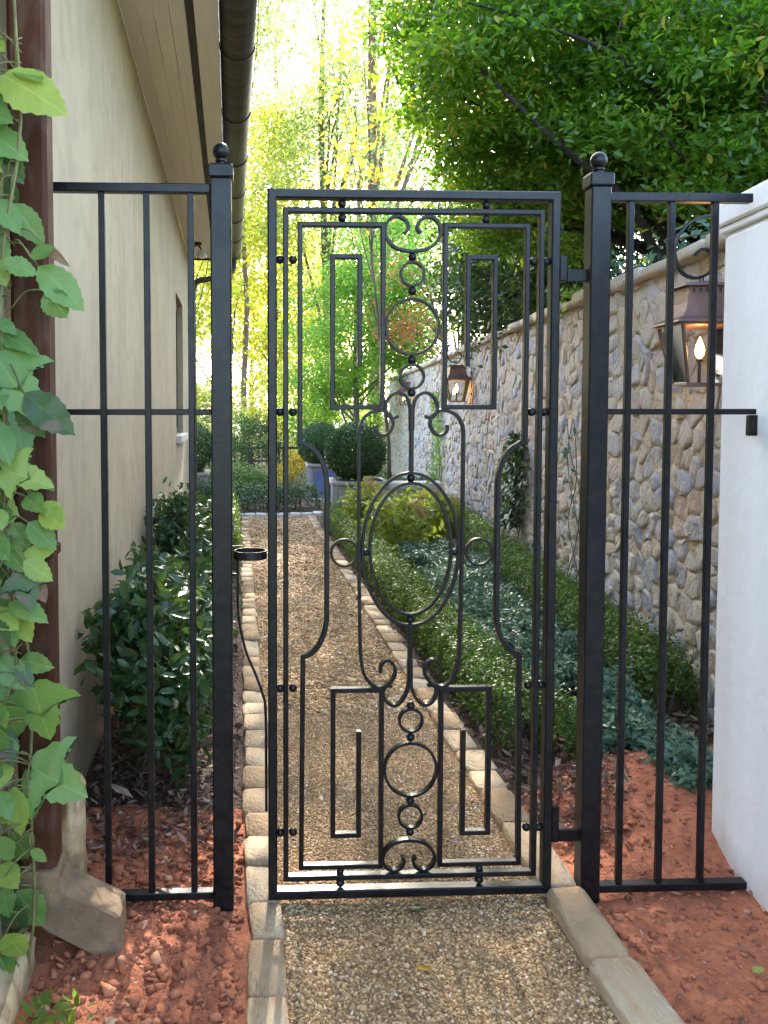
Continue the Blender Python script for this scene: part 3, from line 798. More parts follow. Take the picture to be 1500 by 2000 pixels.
MB().box((CX-.0062,-.0125,1.369), (CX+.0062,.0125,1.58), .002).build('centre_rod', IRON, gate)
MB().box((CX-.0062,-.0125,.69), (CX+.0062,.0125,.886), .002).build('centre_rod', IRON, gate)
# hinges reaching to the post, latch hoop on its bent rod
for z0, z1 in ((1.962, 2.04), (.182, .30)):
    MB().box((.452, -.012, z0), (.477, .012, z1), .003).box((.4775, -.006, z0), (.541, .006, z0+.038), .002).build('hinge', IRON, gate)
hp = []
K = 36
lr = MB()
V = []; F = []
for i in range(K):
    q = 2*math.pi*i/K
    for (rr, zz) in ((.0515,1.099),(.0515,1.124),(.0475,1.124),(.0475,1.099)):
        V.append((-.506+rr*math.cos(q), -.005+rr*math.sin(q), zz+.005))
for i in range(K):
    j = (i+1) % K
    for k in range(4):
        l = (k+1) % 4
        F.append((i*4+k, j*4+k, j*4+l, i*4+l))
link('latch_hoop', mesh('latch_hoop', np.array(V), F, IRON, False), gate)
MB().tube(catmull([(-.5445,.0,1.115),(-.545,.0,1.0),(-.543,.0,.92),(-.522,.0,.815),(-.490,.0,.735),(-.468,.0,.672),(-.4595,.0,.62),(-.458,.0,.45),(-.4575,.0,.30)], 6), .0042, 8).build('latch_rod', IRON, gate, True)
MB().box((-.561,-.008,1.048),(-.545,.008,1.056)).build('latch_catch', IRON, gate)
MB().box((-.561,-.008,1.138),(-.53,.004,1.143)).build('latch_catch', IRON, gate)

# ================================================================== LANTERNS
def make_lantern():
    r = empty('wall_lantern', (0,0,0))
    def frustum(m, z0, h0, z1, h1):
        V = [(-h0,-h0,z0),(h0,-h0,z0),(h0,h0,z0),(-h0,h0,z0),(-h1,-h1,z1),(h1,-h1,z1),(h1,h1,z1),(-h1,h1,z1)]
        m.add(V, [(0,3,2,1),(4,5,6,7),(0,1,5,4),(1,2,6,5),(2,3,7,6),(3,0,4,7)])
    zb, zt, hb, ht = 1.69, 1.965, .088, .140
    fr = MB()
    for a in (-1, 1):
        for b in (-1, 1):
            fr.tube([(a*hb, b*hb, zb), (a*ht, b*ht, zt)], .0085, 6)
    fr.box((-hb-.012,-hb-.012,zb-.014), (hb+.012,hb+.012,zb))
    frustum(fr, zt-.012, ht+.008, zt, ht+.009)
    fr.build('frame', COPPER, r)
    for (a, b) in ((0,-1),(0,1),(-1,0),(1,0)):
        V = []
        for (hh, z) in ((hb,zb),(ht,zt)):
            for s_ in (-1, 1):
                V.append((a*hh+(s_*hh if a == 0 else 0), b*hh+(s_*hh if b == 0 else 0), z))
        V = np.array(V)*np.array([.985,.985,1])
        d_ = np.array([a*.003, b*.003, 0])
        link('pane', mesh('pane', np.concatenate([V, V-d_]), [(0,1,3,2),(4,6,7,5),(0,4,5,1),(2,3,7,6),(0,2,6,4),(1,5,7,3)], PANE), r)
    hd = MB()
    prof = [(.172,1.962),(.168,1.972),(.135,1.99),(.115,2.02),(.106,2.055),(.104,2.09)]
    V = []; F = []
    for (h, z) in prof: V += [(-h,-h,z),(h,-h,z),(h,h,z),(-h,h,z)]
    for i in range(len(prof)-1):
        for k in range(4):
            j = (k+1) % 4; F.append((i*4+k, i*4+j, i*4+4+j, i*4+4+k))
    F.append((3,2,1,0)); n = len(V)-4; F.append((n, n+1, n+2, n+3))
    hd.add(V, F); hd.build('hood', COPPER, r)
    vt = MB().box((-.098,-.098,2.091), (.098,.098,2.128)).build('vent_collar', COPPER, r)
    for s_ in (-1, 1):
        for k in range(6):
            x = -.075+k*.03
            link('vent_slot', MB().box((x-.006, s_*.0985-.001, 2.10), (x+.006, s_*.0985+.001, 2.12)).mesh('vent_slot', TRIMDARK), vt)
    MB().add([(-.125,-.125,2.129),(.125,-.125,2.129),(.125,.125,2.129),(-.125,.125,2.129),(-.118,-.118,2.142),(.118,-.118,2.142),(.118,.118,2.142),(-.118,.118,2.142),(0,0,2.165)],
             [(3,2,1,0),(0,1,5,4),(1,2,6,5),(2,3,7,6),(3,0,4,7),(4,5,8),(5,6,8),(6,7,8),(7,4,8)]).build('cap', COPPER, r)
    # scrolled bracket reaching from the wall over the lantern
    pts = [(.19,1.75),(.19,2.05),(.185,2.30),(.15,2.42),(.06,2.465),(-.05,2.44),(-.115,2.36),(-.125,2.28),(-.09,2.205),(-.03,2.178),(.03,2.20),(.055,2.25),(.035,2.30),(-.005,2.31),(-.03,2.285)]
    MB().sweep(catmull(pts, 6), .012, .026, False).build('scroll_bracket', IRON, r)
    MB().tube([(0,0,2.16),(0,0,2.19)], .012, 8).build('hanger', COPPER, r)
    bn = MB().tube([(0,0,1.692),(0,0,1.79)], .008, 8).lathe([(.014,1.79),(.016,1.80),(.012,1.806)], (0,0,0), 10).build('burner', TRIMDARK, r)
    MB().lathe([(.004,1.806),(.017,1.822),(.021,1.842),(.015,1.868),(.006,1.892),(.001,1.905)], (0,0,0), 12).build('flame', FLAME, r, True)
    return r
lan = make_lantern()
for i, (yy, lab) in enumerate(((4.0, 'large copper gas lantern with lit flame beside the white wall'), (11.05, 'copper lantern seen through the gate key pattern on the stone wall'), (17.6, 'farthest copper lantern with lit flame at the wall end'))):
    o = lan if i == 0 else copy_tree(lan)
    o.location = (float(wall_x(yy))-.195, yy, 0); o.rotation_euler = (0, 0, -math.atan(.069))
    tag(o, lab, 'lantern', 'gas lanterns on the stone wall')

# ================================================================== PLANTS
def ell_pts(g, n, c, r, shell=.45):
    d = unit(g.normal(size=(n, 3)))
    k = g.uniform(shell**3, 1, n)**(1/3)
    return np.array(c)+d*k[:, None]*np.array(r)

def make_tree(name, lab, cat, base, top, r0, crowns, per, leaf, mat, bark, clr, seed, group=None, tmpl=T_RHOMB, limbs=14, flat=.6, extra=None):
    g = np.random.default_rng(seed)
    base = np.array(base, float); top = np.array(top, float)-base
    root = empty(name, base, 0, lab, cat, group)
    n = 9
    tr = [top*(i/(n-1))+np.array([g.normal(0, .004)*top[2]*(i > 0), g.normal(0, .004)*top[2]*(i > 0), 0]) for i in range(n)]
    MB().tube(tr, [r0*(1.25 if i == 0 else 1)*(1-.82*i/(n-1)) for i in range(n)], 9).build('trunk', bark, root, True)
    cl = np.concatenate([ell_pts(g, k, np.array(c)-base, r) for (c, r, k) in crowns])
    lb = MB()
    pick = g.choice(len(cl), min(limbs, len(cl)), replace=False)
    for i in pick:
        e = cl[i]
        f = np.clip(e[2]/top[2]-.18-.15*g.uniform(), .12, .92)
        j = f*(n-1); a = tr[int(j)]+(tr[min(int(j)+1, n-1)]-tr[int(j)])*(j-int(j))
        rb = r0*(1-.82*f)*.5
        mid = (a+e)/2+np.array([g.normal(0,.08), g.normal(0,.08), .06])*np.linalg.norm(e-a)
        lb.tube(catmull([a, mid, e], 4), [rb*(1-.85*t/8) for t in range(9)], 6)
    if extra:
        for pts, ra, rb in extra:
            q = catmull([np.array(p)-base for p in pts], 5)
            lb.tube(q, [ra+(rb-ra)*t/(len(q)-1) for t in range(len(q))], 7)
    lb.build('limbs', bark, root, True)['kind'] = 'stuff'
    P = np.repeat(cl, per, 0)+g.normal(size=(len(cl)*per, 3))*np.array([clr, clr, clr*flat])
    ct = np.repeat(g.normal(0, .2, len(cl)), per)
    tn = np.clip(g.beta(2, 2.3, len(P))+ct, 0, 1)
    leaf_cloud('crown', P, leaf, mat, root, np.array([0, 0, .9]), .8, tmpl, tn, g)
    return root

def pxw(x, y, Y):
    return (x-500.7)/1700*Y, 1.56+(803-y)/1700*Y

G_T = 'trees of the wood beyond the garden'
FAR = [  # x, y metres, height, trunk radius, crown list, leaves, leaf size, material, bark, cluster radius, label
 ((-.35, 27), 19, .105, [((-.3,27,15.5),(2.4,2.2,4.2),55)], 135, .165, L_PALE, BARKPINE, .55, 'tall straight tree with warm pinkish trunk beyond the garden end'),
 ((-.95, 30), 15, .085, [((-.9,30,8.2),(2.6,2.2,5.6),85)], 130, .17, L_GOLD, BARK, .5, 'slim gold-leaved tree just left of the pinkish trunk'),
 ((-2.5, 25), 13, .10, [((-2.2,25,7.0),(1.9,1.8,4.8),75)], 130, .16, L_GOLD, BARK, .5, 'gold-leaved tree glimpsed past the corner of the house'),
 ((.75, 33), 14, .09, [((.9,33,5.4),(2.5,2.0,3.6),75),((.5,33,10.4),(1.9,1.8,2.6),32)], 130, .18, L_GOLD, BARK, .5, 'bright yellow-green tree behind the middle of the gate'),
 ((2.3, 29), 22, .16, [((2.4,29,9.0),(2.4,2.0,3.6),55),((2.2,29,15.5),(2.9,2.4,5.2),90)], 135, .165, L_PALE, BARK, .55, 'large pale green tree with dark trunk above the gate'),
 ((3.25, 25), 22, .21, [((3.6,25,15.5),(2.6,2.4,5.0),70),((4.4,25,8.0),(1.6,1.6,3.0),30)], 135, .155, L_PALE, BARKPINE, .55, 'thick-trunked tall tree rising beside the evergreen canopy'),
 ((1.1, 38), 22, .15, [((.9,38,17.0),(3.2,2.4,6.2),95)], 115, .19, L_PALE, BARK, .6, 'hazy pale tree filling the sky above the gutter end'),
 ((4.3, 36), 20, .14, [((4.2,36,9.5),(3.4,2.4,6.5),100)], 115, .19, L_PALE, BARK, .6, 'hazy pale tree behind the thick trunk'),
 ((-.2, 43), 17, .12, [((.2,43,7.0),(4.6,2.6,5.0),120)], 100, .21, L_GOLD, BARK, .6, 'distant sunlit yellow tree behind the pinkish trunk'),
 ((2.9, 42), 16, .12, [((3.2,42,6.5),(3.4,2.4,5.0),90)], 100, .21, L_GOLD, BARK, .6, 'distant sunlit yellow tree behind the green maple'),
 ((-3.8, 36), 18, .12, [((-3.6,36,10.0),(2.8,2.2,6.4),90)], 130, .2, L_GOLD, BARK, .6, 'sunlit tree behind the far end of the house'),
 ((7.2, 30), 18, .14, [((7.0,30,9.5),(3.0,2.4,6.0),80)], 130, .18, L_PALE, BARK, .6, 'pale tree standing behind the stone wall end'),
]
for i, (xy, hgt, r0, crowns, per, lf, mt, bk, clr, lab) in enumerate(FAR):
    b = (xy[0], xy[1], -.1+max(0, xy[1]-26)*.03)
    make_tree('woodland_tree', lab, 'tree', b, (xy[0]+rnd.uniform(-.5, .5), xy[1], hgt), r0, crowns, per, lf, mt, bk, clr, 200+i, G_T)
make_tree('maple_tree', 'fresh green maple with feathery foliage behind the clipped balls', 'tree', (2.35, 20, 0), (2.2, 20, 5.2), .09,
          [((2.1,20,3.4),(1.35,1.2,1.5),60), ((2.9,19,4.6),(1.1,1,1.3),34), ((1.5,21,2.0),(.8,.8,.9),22), ((3.2,19.6,3.5),(.9,.8,1.2),40)], 260, .085, L_MAPLE, BARK, .26, 231, limbs=6)
make_tree('russet_maple', 'small maple with russet red leaves above the wall end', 'tree', (4.1, 17.6, 2.0), (3.2, 17.2, 4.6), .05,
          [((2.75,17,3.75),(.75,.6,.75),24), ((3.1,17,3.0),(.7,.5,.5),14)], 34, .075, L_RED, BARK, .2, 232)
make_tree('yellow_sapling', 'sapling with sparse yellow autumn leaves against the bright sky', 'tree', (2.35, 15.2, 0), (1.7, 14.5, 8.2), .035,
          [((1.6,14.4,6.0),(.75,.6,1.9),44)], 13, .13, L_YEL, BARK, .22, 233, limbs=9)
# woodland shrubs that close the view at ground level
SHR = [((-2.6,22),(1.2,1.0,1.5),L_GOLD,'golden shrub at the garden end nearest the house corner'), ((-1.3,24),(1.1,.9,1.2),L_PALE,'pale shrub below the pinkish trunk'),
       ((.9,25),(1.3,1.0,1.6),L_GOLD,'golden shrub seen through the middle of the gate'), ((2.3,24),(1.4,1.1,1.5),L_MAPLE,'green shrub below the maple'),
       ((4.4,27),(1.6,1.3,2.0),L_PALE,'pale shrub behind the wall end'), ((-.4,30),(2.2,1.2,1.8),L_GOLD,'broad golden shrub far beyond the path end')]
for i, ((x, y), r, mt, lab) in enumerate(SHR):
    make_tree('woodland_shrub', lab, 'shrub', (x, y, 0), (x, y, r[2]*1.3), .04, [((x, y, r[2]*.9), r, 55)], 110, .10, mt, BARK, .25, 240+i, 'shrubs of the wood beyond the garden')

# evergreen leaning over the wall
make_tree('evergreen_tree', 'spreading evergreen tree leaning over the stone wall above the gate', 'tree', (3.5, 6.3, 2.0), (3.3, 6.0, 5.6), .10,
          [((2.75,6.2,4.15),(1.75,1.35,1.15),330), ((1.75,6.0,4.25),(.9,.95,1.1),170), ((3.2,5.2,3.45),(1.2,.8,.8),190), ((2.3,6.8,3.25),(.9,.8,.5),80), ((2.9,6.6,5.3),(1.6,1.4,.8),110)],
          150, .056, L_CHERRY, BARKDARK, .13, 260, tmpl=T_LEAF_T, limbs=60, flat=.45,
          extra=[([(2.95,6.1,2.25),(2.75,5.9,2.95),(2.45,5.7,3.5),(2.1,5.5,4.1)], .05, .02), ([(2.9,6.0,2.3),(2.45,5.6,2.85),(1.9,5.5,3.25),(1.4,5.5,3.7)], .04, .012),
                 ([(3.1,5.9,2.2),(3.0,5.6,2.8),(3.05,5.2,3.4),(2.8,4.9,3.9)], .045, .014), ([(3.5,6.2,2.6),(3.1,5.6,2.9),(2.6,5.2,3.05),(2.2,5.0,3.3)], .03, .008),
                 ([(3.6,6.4,2.0),(3.75,6.0,3.2),(3.7,5.6,4.3)], .075, .04)])
make_tree('laurel_shrub', 'dense dark green shrub on the bank above the stone wall', 'shrub', (3.9, 11.2, 2.2), (3.7, 11, 4.4), .06,
          [((2.95,9.3,3.15),(.6,1.7,.85),190), ((3.1,10.6,3.25),(.75,1.6,1.0),150), ((3.3,8.0,4.2),(1.3,1.4,.9),150), ((4.3,9.2,3.0),(1.2,1.6,1.0),130), ((3.6,12.5,4.0),(1.2,1.4,1.2),90)], 75, .075, L_DARKSH, BARK, .15, 261, flat=.8)
make_tree('laurel_shrub', 'dark shrub on the bank behind the gate post and lantern', 'shrub', (4.6, 8.0, 2.2), (4.5, 8, 4.4), .07,
          [((4.9,7.6,3.3),(1.3,1.6,1.25),170)], 75, .08, L_DARKSH, BARK, .16, 262, flat=.8)
make_tree('bank_tree', 'tall dark tree high on the bank behind the evergreen', 'tree', (7.0, 11.5, 2.6), (6.8, 11.5, 10.0), .16,
          [((6.5,11.5,6.5),(2.6,2.4,3.0),170)], 75, .12, L_DARKSH, BARK, .24, 263)

# clipped hedges
def hedge(name, lab, pts, wd, ht, dens, leaf, mat, seed, cat='hedge', group=None, lump=.05, z0=.02):
    g = np.random.default_rng(seed)
    P = np.array(catmull(pts, 12)); seg = np.linalg.norm(np.diff(P, axis=0), axis=1); L_ = np.concatenate([[0], np.cumsum(seg)])
    tot = L_[-1]; n = int(dens*tot*(wd+2*ht))
    t = g.uniform(0, tot, n)
    x = np.interp(t, L_, P[:, 0]); y = np.interp(t, L_, P[:, 1])
    k = np.clip(np.searchsorted(L_, t)-1, 0, len(seg)-1)
    d = (P[1:]-P[:-1])[k]/seg[k][:, None]; nx, ny = -d[:, 1], d[:, 0]
    a = g.uniform(-.12, np.pi+.12, n)
    lm = 1+lump*np.sin(t*2*np.pi/.36+seed)+lump*.9*(fbm(t*5, a*2, seed)-.45)
    end = np.clip(np.minimum(t, tot-t)/(wd*.5), .05, 1)**.5
    rad = lm*np.where(g.uniform(0, 1, n) < .16, 1+.26*g.uniform(0, 1, n)**1.5, 1-.34*g.uniform(0, 1, n)**1.6)*(.55+.45*end)
    ca, sa = np.cos(a), np.sin(a)
    pw_ = .62
    u = np.sign(ca)*np.abs(ca)**pw_*wd/2*rad
    v = np.sign(sa)*np.abs(sa)**pw_*ht*rad
    PP = np.stack([x+nx*u, y+ny*u, z0+v+g.normal(0, .006, n)], -1)
    bias = np.stack([nx*ca, ny*ca, sa+.25], -1)*1.1
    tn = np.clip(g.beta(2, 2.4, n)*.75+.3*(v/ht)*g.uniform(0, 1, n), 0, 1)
    base = P[len(P)//2]
    root = empty(name, (base[0], base[1], 0), 0, lab, cat, group)
    leaf_cloud('foliage', PP-np.array([base[0], base[1], 0]), leaf, mat, root, bias, .75, T_RHOMB, tn, g)
    tw = MB()
    for s in np.arange(.12, tot-.1, .16):
        xx = np.interp(s, L_, P[:, 0])-base[0]; yy = np.interp(s, L_, P[:, 1])-base[1]
        for q in range(3):
            dx, dy = g.normal(0, wd*.16, 2)
            tw.tube([(xx+dx*.2, yy+dy*.2, -.02), (xx+dx*.6, yy+dy*.6, ht*.4), (xx+dx, yy+dy, ht*.8)], [.008, .006, .003], 4)
    tw.build('stems', BARK, root)['kind'] = 'stuff'
    return root
hedge('boxwood_hedge', 'low clipped boxwood hedge along the right kerb of the gravel path', [(1.20,3.75),(1.17,5.0),(1.13,7.0),(1.09,9.5),(1.05,12.0)], .27, .28, 11500, .021, L_BOX, 301)
hedge('boxwood_hedge', 'low boxwood hedge along the foot of the stone wall', [(2.06,4.15),(2.10,5.0),(2.22,7.0),(2.4,9.6),(2.6,12.4)], .32, .33, 9500, .024, L_BOX, 302)
hedge('boxwood_hedge', 'short boxwood row behind the hinge post of the gate', [(1.30,3.72),(1.40,3.78),(1.50,3.86)], .26, .28, 11500, .021, L_BOX, 303)
hedge('boxwood_hedge', 'low hedge closing the far end of the gravel path', [(-2.2,13.6),(-1.0,13.45),(-.1,13.4),(.55,13.55),(.85,13.9)], .62, .42, 2600, .04, L_YEW, 304)
hedge('boxwood_hedge', 'second low hedge in the sun behind the path-end hedge', [(-2.4,15.7),(-.6,15.6),(.2,15.7)], .7, .52, 2000, .05, L_BOX, 305)
hedge('boxwood_hedge', 'low hedge across the far side of the cross path by the planters', [(1.25,15.3),(2.2,15.25),(3.2,15.2)], .5, .36, 2200, .045, L_YEW, 306)
hedge('boxwood_hedge', 'narrow hedge at the house kerb near the path end', [(-.34,8.4),(-.40,10.0),(-.45,12.2)], .36, .40, 5200, .035, L_BOX, 307)
# pale edging of the far beds
for lab, a, b in (('pale stone edging between the two far hedges', (-2.4,14.9,.0), (.3,14.98,.10)), ('pale stone edging by the blue planter', (.95,14.6,.0), (3.2,14.68,.09))):
    e = empty('bed_edging', ((a[0]+b[0])/2, (a[1]+b[1])/2, 0), 0, lab, 'edging', 'stone edging of the far beds')
    nst = int((b[0]-a[0])/.3); cx = (a[0]+b[0])/2; cyy = (a[1]+b[1])/2
    for i in range(nst):
        x = a[0]+i*(b[0]-a[0])/nst
        MB().box((x+.004-cx, a[1]-cyy, -.03), (x+(b[0]-a[0])/nst-.004-cx, b[1]-cyy, b[2]+rnd.uniform(-.008,.008)), .01).build('stone', PALEKERB, e)

# planters and their clipped balls
def planter(x, y, wd, ht, side, lab):
    r = empty('planter_box', (x, y, 0), 0, lab, 'planter', 'planter boxes')
    h = wd/2
    b = MB().box((-h+.03,-h+.03,.0), (h-.03,h-.03,ht-.06), .006).build('box', PLANTER, r)
    for a, nm in ((-1, side), (1, side)):
        MB().box((a*(h-.028)-.006,-h+.05,.06), (a*(h-.028)+.006,h-.05,ht-.075), .003).build('side_panel', nm, r)
    for a in (-1, 1):
        for c in (-1, 1):
            MB().box((a*(h-.03)-.035, c*(h-.03)-.035, -.05), (a*(h-.03)+.035, c*(h-.03)+.035, ht-.058), .005).build('corner_post', PLANTER, r)
    fr = MB().box((-h+.10,-h+.022,.10), (h-.10,-h+.028,ht-.12), .002).build('front_panel', PLANTER if side is PLANTERBLUE and y < 13 else side, r)
    MB().add(*(lambda m: (m.V, m.F))(MB().sweep([(-h-.02,0)] , .1, .1) if False else MB().box((-h-.02,-h-.02,ht-.055), (h+.02,h+.02,ht), .012))).build('rim', PLANTER, r)
    MB().box((-h+.06,-h+.06,ht+.001), (h-.06,h-.06,ht+.008)).build('soil', POTSOIL, r)
def ball_bush(x, y, z, rr, lab, n, seed, mat=L_YEW, sq=.96):
    g = np.random.default_rng(seed)
    r = empty('boxwood_ball', (x, y, z-rr*sq), 0, lab, 'topiary', 'clipped boxwood balls')
    d = unit(g.normal(size=(n, 3)))
    k = 1-.28*g.uniform(0, 1, n)**2.2+.05*(fbm(d[:,0]*4+5, d[:,1]*4+d[:,2]*3, seed)-.45)*2
    P = d*rr*k[:, None]*np.array([1, 1, sq])+np.array([0, 0, rr*sq])
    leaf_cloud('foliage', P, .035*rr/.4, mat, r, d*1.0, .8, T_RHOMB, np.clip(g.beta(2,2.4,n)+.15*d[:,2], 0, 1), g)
    m = MB()
    for q in range(14):
        e = unit(g.normal(size=3))*rr*.8; e[2] = abs(e[2])
        m.tube([(0,0,-.02), (e[0]*.4,e[1]*.4,rr*.6), (e[0],e[1],rr+e[2]*.8)], [.02,.014,.004], 5)
    m.build('stems', BARK, r)['kind'] = 'stuff'
planter(1.39, 11.9, .74, .62, PLANTERBLUE, 'grey panelled planter box with blue side behind the hydrangea')
ball_bush(1.36, 11.9, 1.00, .42, 'large clipped boxwood ball in the near planter seen through the gate scroll', 15000, 321)
planter(1.23, 15.4, .66, .64, PLANTERBLUE, 'blue planter box beside the cross path')
ball_bush(1.12, 15.4, .98, .40, 'clipped boxwood ball in the blue planter behind the larger ball', 11000, 322)
planter(-1.12, 13.9, .70, .60, PLANTER, 'grey planter box past the corner of the house')
ball_bush(-1.10, 13.9, .98, .43, 'clipped boxwood ball past the corner of the house', 11000, 323)
make_tree('rounded_shrub', 'loose rounded grey-green shrub at the garden end', 'shrub', (-.1, 19, 0), (-.1, 19, 1.1), .04, [((-.1,19,.85),(.62,.6,.62),70)], 75, .055, L_YEW, BARK, .11, 330)
make_tree('flowering_shrub', 'golden flowering shrub glowing beside the blue planter', 'shrub', (.75, 17.6, 0), (.75, 17.6, .7), .02, [((.75,17.6,.42),(.42,.4,.38),30)], 60, .06, L_YEL, BARK, .09, 331)

# stone bench and far railing
bench = empty('stone_bench', (2.12, 11.6, 0), -math.atan(.069), 'pale stone bench by the wall behind the hydrangea', 'bench')
MB().box((-.36,-.2,.52), (.36,.2,.61), .02).build('seat', LIMESTONE, bench)
MB().box((-.30,-.15,.0), (-.16,.15,.52), .01).build('leg', LIMESTONE, bench)
MB().box((.16,-.15,.0), (.30,.15,.52), .01).build('leg', LIMESTONE, bench)
rl = empty('railing', (.55, 21.5, 0), 0, 'dark wooden railing at the edge of the wood', 'railing')
for z in (.30, .62): MB().box((-1.5,-.02,z), (1.5,.02,z+.06), .004).build('rail', RAILWOOD, rl)
for x in np.linspace(-1.45, 1.45, 5): MB().box((x-.035,-.055,-.1), (x+.035,-.021,.78), .004).build('post', RAILWOOD, rl)
for x in np.linspace(-1.3, 1.3, 14): MB().box((x-.01,.021,.2), (x+.01,.041,.70)).build('baluster', RAILWOOD, rl)

# shrubs along the house wall
def broadleaf(name, lab, base, blobs, per, leaf, mat, clr, seed, stems, group=None, cat='shrub'):
    g = np.random.default_rng(seed); b = np.array(base, float)
    r = empty(name, base, 0, lab, cat, group)
    cl = np.concatenate([ell_pts(g, k, np.array(c)-b, rr, .3) for (c, rr, k) in blobs])
    P = np.repeat(cl, per, 0)+g.normal(size=(len(cl)*per, 3))*clr
    P[:, 0] = np.maximum(P[:, 0], house_x(P[:, 1]+b[1])+.03-b[0]) if b[0] < 0 else P[:, 0]
    leaf_cloud('foliage', P, leaf, mat, r, np.array([.2,-.35,.75]), .75, T_LEAF_T, None, g)
    for i in range(stems):
        e = cl[int(g.integers(len(cl)))]
        a = np.array([g.normal(0,.05), g.normal(0,.05), -.03])
        MB().tube(catmull([a, (a+e)/2+np.array([g.normal(0,.04),g.normal(0,.04),.02]), e], 4), [.009*(1-.8*t/8) for t in range(9)], 5).build('stem', BARK, r, True)
    return r
broadleaf('camellia', 'glossy dark camellia behind the fence against the house wall', (-.42, 3.75, 0),
          [((-.43,3.8,.54),(.19,.5,.35),80), ((-.52,3.6,.60),(.10,.3,.30),20), ((-.33,3.8,.46),(.11,.4,.30),42), ((-.44,4.5,.52),(.20,.35,.36),42), ((-.34,3.6,.24),(.12,.3,.16),14)], 21, .072, L_CAM, .05, 341, 14)
broadleaf('camellia', 'narrow upright camellia farther along the house wall', (-.60, 6.6, 0),
          [((-.58,6.3,.62),(.17,.5,.44),85), ((-.5,7.2,.5),(.18,.5,.36),40)], 30, .062, L_CAM, .05, 342, 8)
broadleaf('camellia', 'low camellia by the house kerb behind the latch post', (-.25, 5.4, 0),
          [((-.31,5.4,.32),(.10,.75,.26),55)], 28, .055, L_CAM, .045, 343, 6)

# hydrangeas with dried heads, ground cover
def hydrangea(base, r, nh, lab, seed):
    g = np.random.default_rng(seed); b = np.array(base, float)
    o = broadleaf('hydrangea', lab, base, [((b[0], b[1], r[2]*.95), r, 42)], 24, .085, L_HYD, .07, seed, 9, 'hydrangeas in the bed')
    for i in range(nh):
        q = g.uniform(0, 2*np.pi); k = g.uniform(.2, .95)
        c = np.array([r[0]*k*np.cos(q), r[1]*k*np.sin(q), r[2]*(1.55+.35*(1-k))+g.normal(0,.03)])
        d = unit(g.normal(size=(130, 3)))
        leaf_cloud('flower_head', c+d*np.array([.062,.062,.052])*g.uniform(.8,1.05,(130,1)), .026, L_HEAD, o, d*1.5, .5, T_RHOMB, None, g)
hydrangea((1.52, 9.2, 0), (.38,.42,.34), 7, 'yellow-green hydrangea with tan dried heads below the near planter', 351)
hydrangea((1.98, 9.9, 0), (.36,.40,.34), 6, 'hydrangea with dried heads next to the stone bench', 352)
hydrangea((1.32, 10.4, 0), (.26,.35,.36), 5, 'hydrangea with tan heads close to the boxwood hedge', 353)
g = np.random.default_rng(360)
n = 40000
y = 3.15+g.uniform(0, 1, n)**1.3*5.9
x = 1.38+g.uniform(0, 1, n)*(wall_x(y)-.40-1.38)
keep = (fbm(x*2.6, y*2.2, 361) > .27+.10*np.clip((3.6-y)/.4, 0, 1)+.3*np.clip((1.62-x)/.1, 0, 1)*(y < 3.55)) & (x > 1.45+.35*np.clip(4.6-y, 0, 1)*0)
x, y = x[keep], y[keep]
hgt = (fbm(x*4, y*4, 362)*.30+.02)*g.uniform(.35, 1, len(x))
tag(leaf_cloud('ground_cover', np.stack([x, y,   .05+hgt], -1), .040, L_COVER, None, np.array([0,-.15,1.0]), .6, T_LEAF_T, None, g),
    'low blue-green glossy ground cover between the two boxwood hedges', 'ground cover', None, 'stuff')

# climbers on the stone wall
def wall_climber(name, lab, y, z0, z1, wd, n, leaf, mat, seed, cat='climber'):
    g = np.random.default_rng(seed)
    bx = float(wall_x(y)); r = empty(name, (bx-.06, y, 0), -math.atan(.069), lab, cat, 'climbers on the stone wall')
    zz = g.uniform(z0, z1, n); t = (zz-z0)/(z1-z0)
    yy = g.normal(0, 1, n)*wd*np.sin(np.pi*np.clip(t*.9+.1, 0, 1))**.5*.5+.1*np.sin(zz*4)
    xx = -g.uniform(.0, .10, n)
    leaf_cloud('foliage', np.stack([xx, yy, zz], -1), leaf, mat, r, np.array([-1.2,-.3,.5]), .6, T_LEAF_T, None, g)
    for k in range(3):
        MB().tube(catmull([(.04-.06*q_/6, g.normal(0,.05)+.12*math.sin(q_*1.3+k*2), z1*q_/6) for q_ in range(7)], 4), .0035, 5).build('stem', BARK, r, True)
wall_climber('climbing_ivy', 'dark ivy clump on the stone wall behind the gate hinge stile', 8.25,   .45, 1.32, .34, 1000, .075, L_DARKSH, 371)
wall_climber('climbing_ivy', 'thin climber on the stone wall above the hydrangeas', 13.6, .3, 1.85, .5, 620, .07, L_MAPLE, 372)
wall_climber('climbing_ivy', 'sparse bare climber on the stone wall beside the hinge post', 6.4, .5, 1.5, .22, 46, .05, L_COVER, 373)
for i, (yy, nn, lab) in enumerate(((6.7, 150, 'green creeper spilling over the coping behind the hinge'), (5.5, 110, 'creeper sprig on the coping beside the hinge post'), (4.45, 130, 'creeper trailing over the coping above the big lantern'))):
    g = np.random.default_rng(380+i)
    r = empty('wall_creeper', (float(wall_x(yy))-.02, yy, WH), 0, lab, 'creeper', 'creepers on the wall coping')
    P = np.stack([g.normal(.02,.07,nn), g.normal(0,.22,nn), .10+np.abs(g.normal(0,.05,nn))-.22*np.clip(g.normal(-.3,.5,nn),0,1)], -1)
    leaf_cloud('foliage', P, .05, L_COVER if i else L_MAPLE, r, np.array([-.6,-.4,.8]), .6, T_LEAF_T, None, g)
    MB().tube(catmull([(.1,-.3,.1),(-.02,-.1,.11),(-.05,.1,.12),(.06,.3,.1)], 5), .005, 5).build('stem', STEM, r, True)

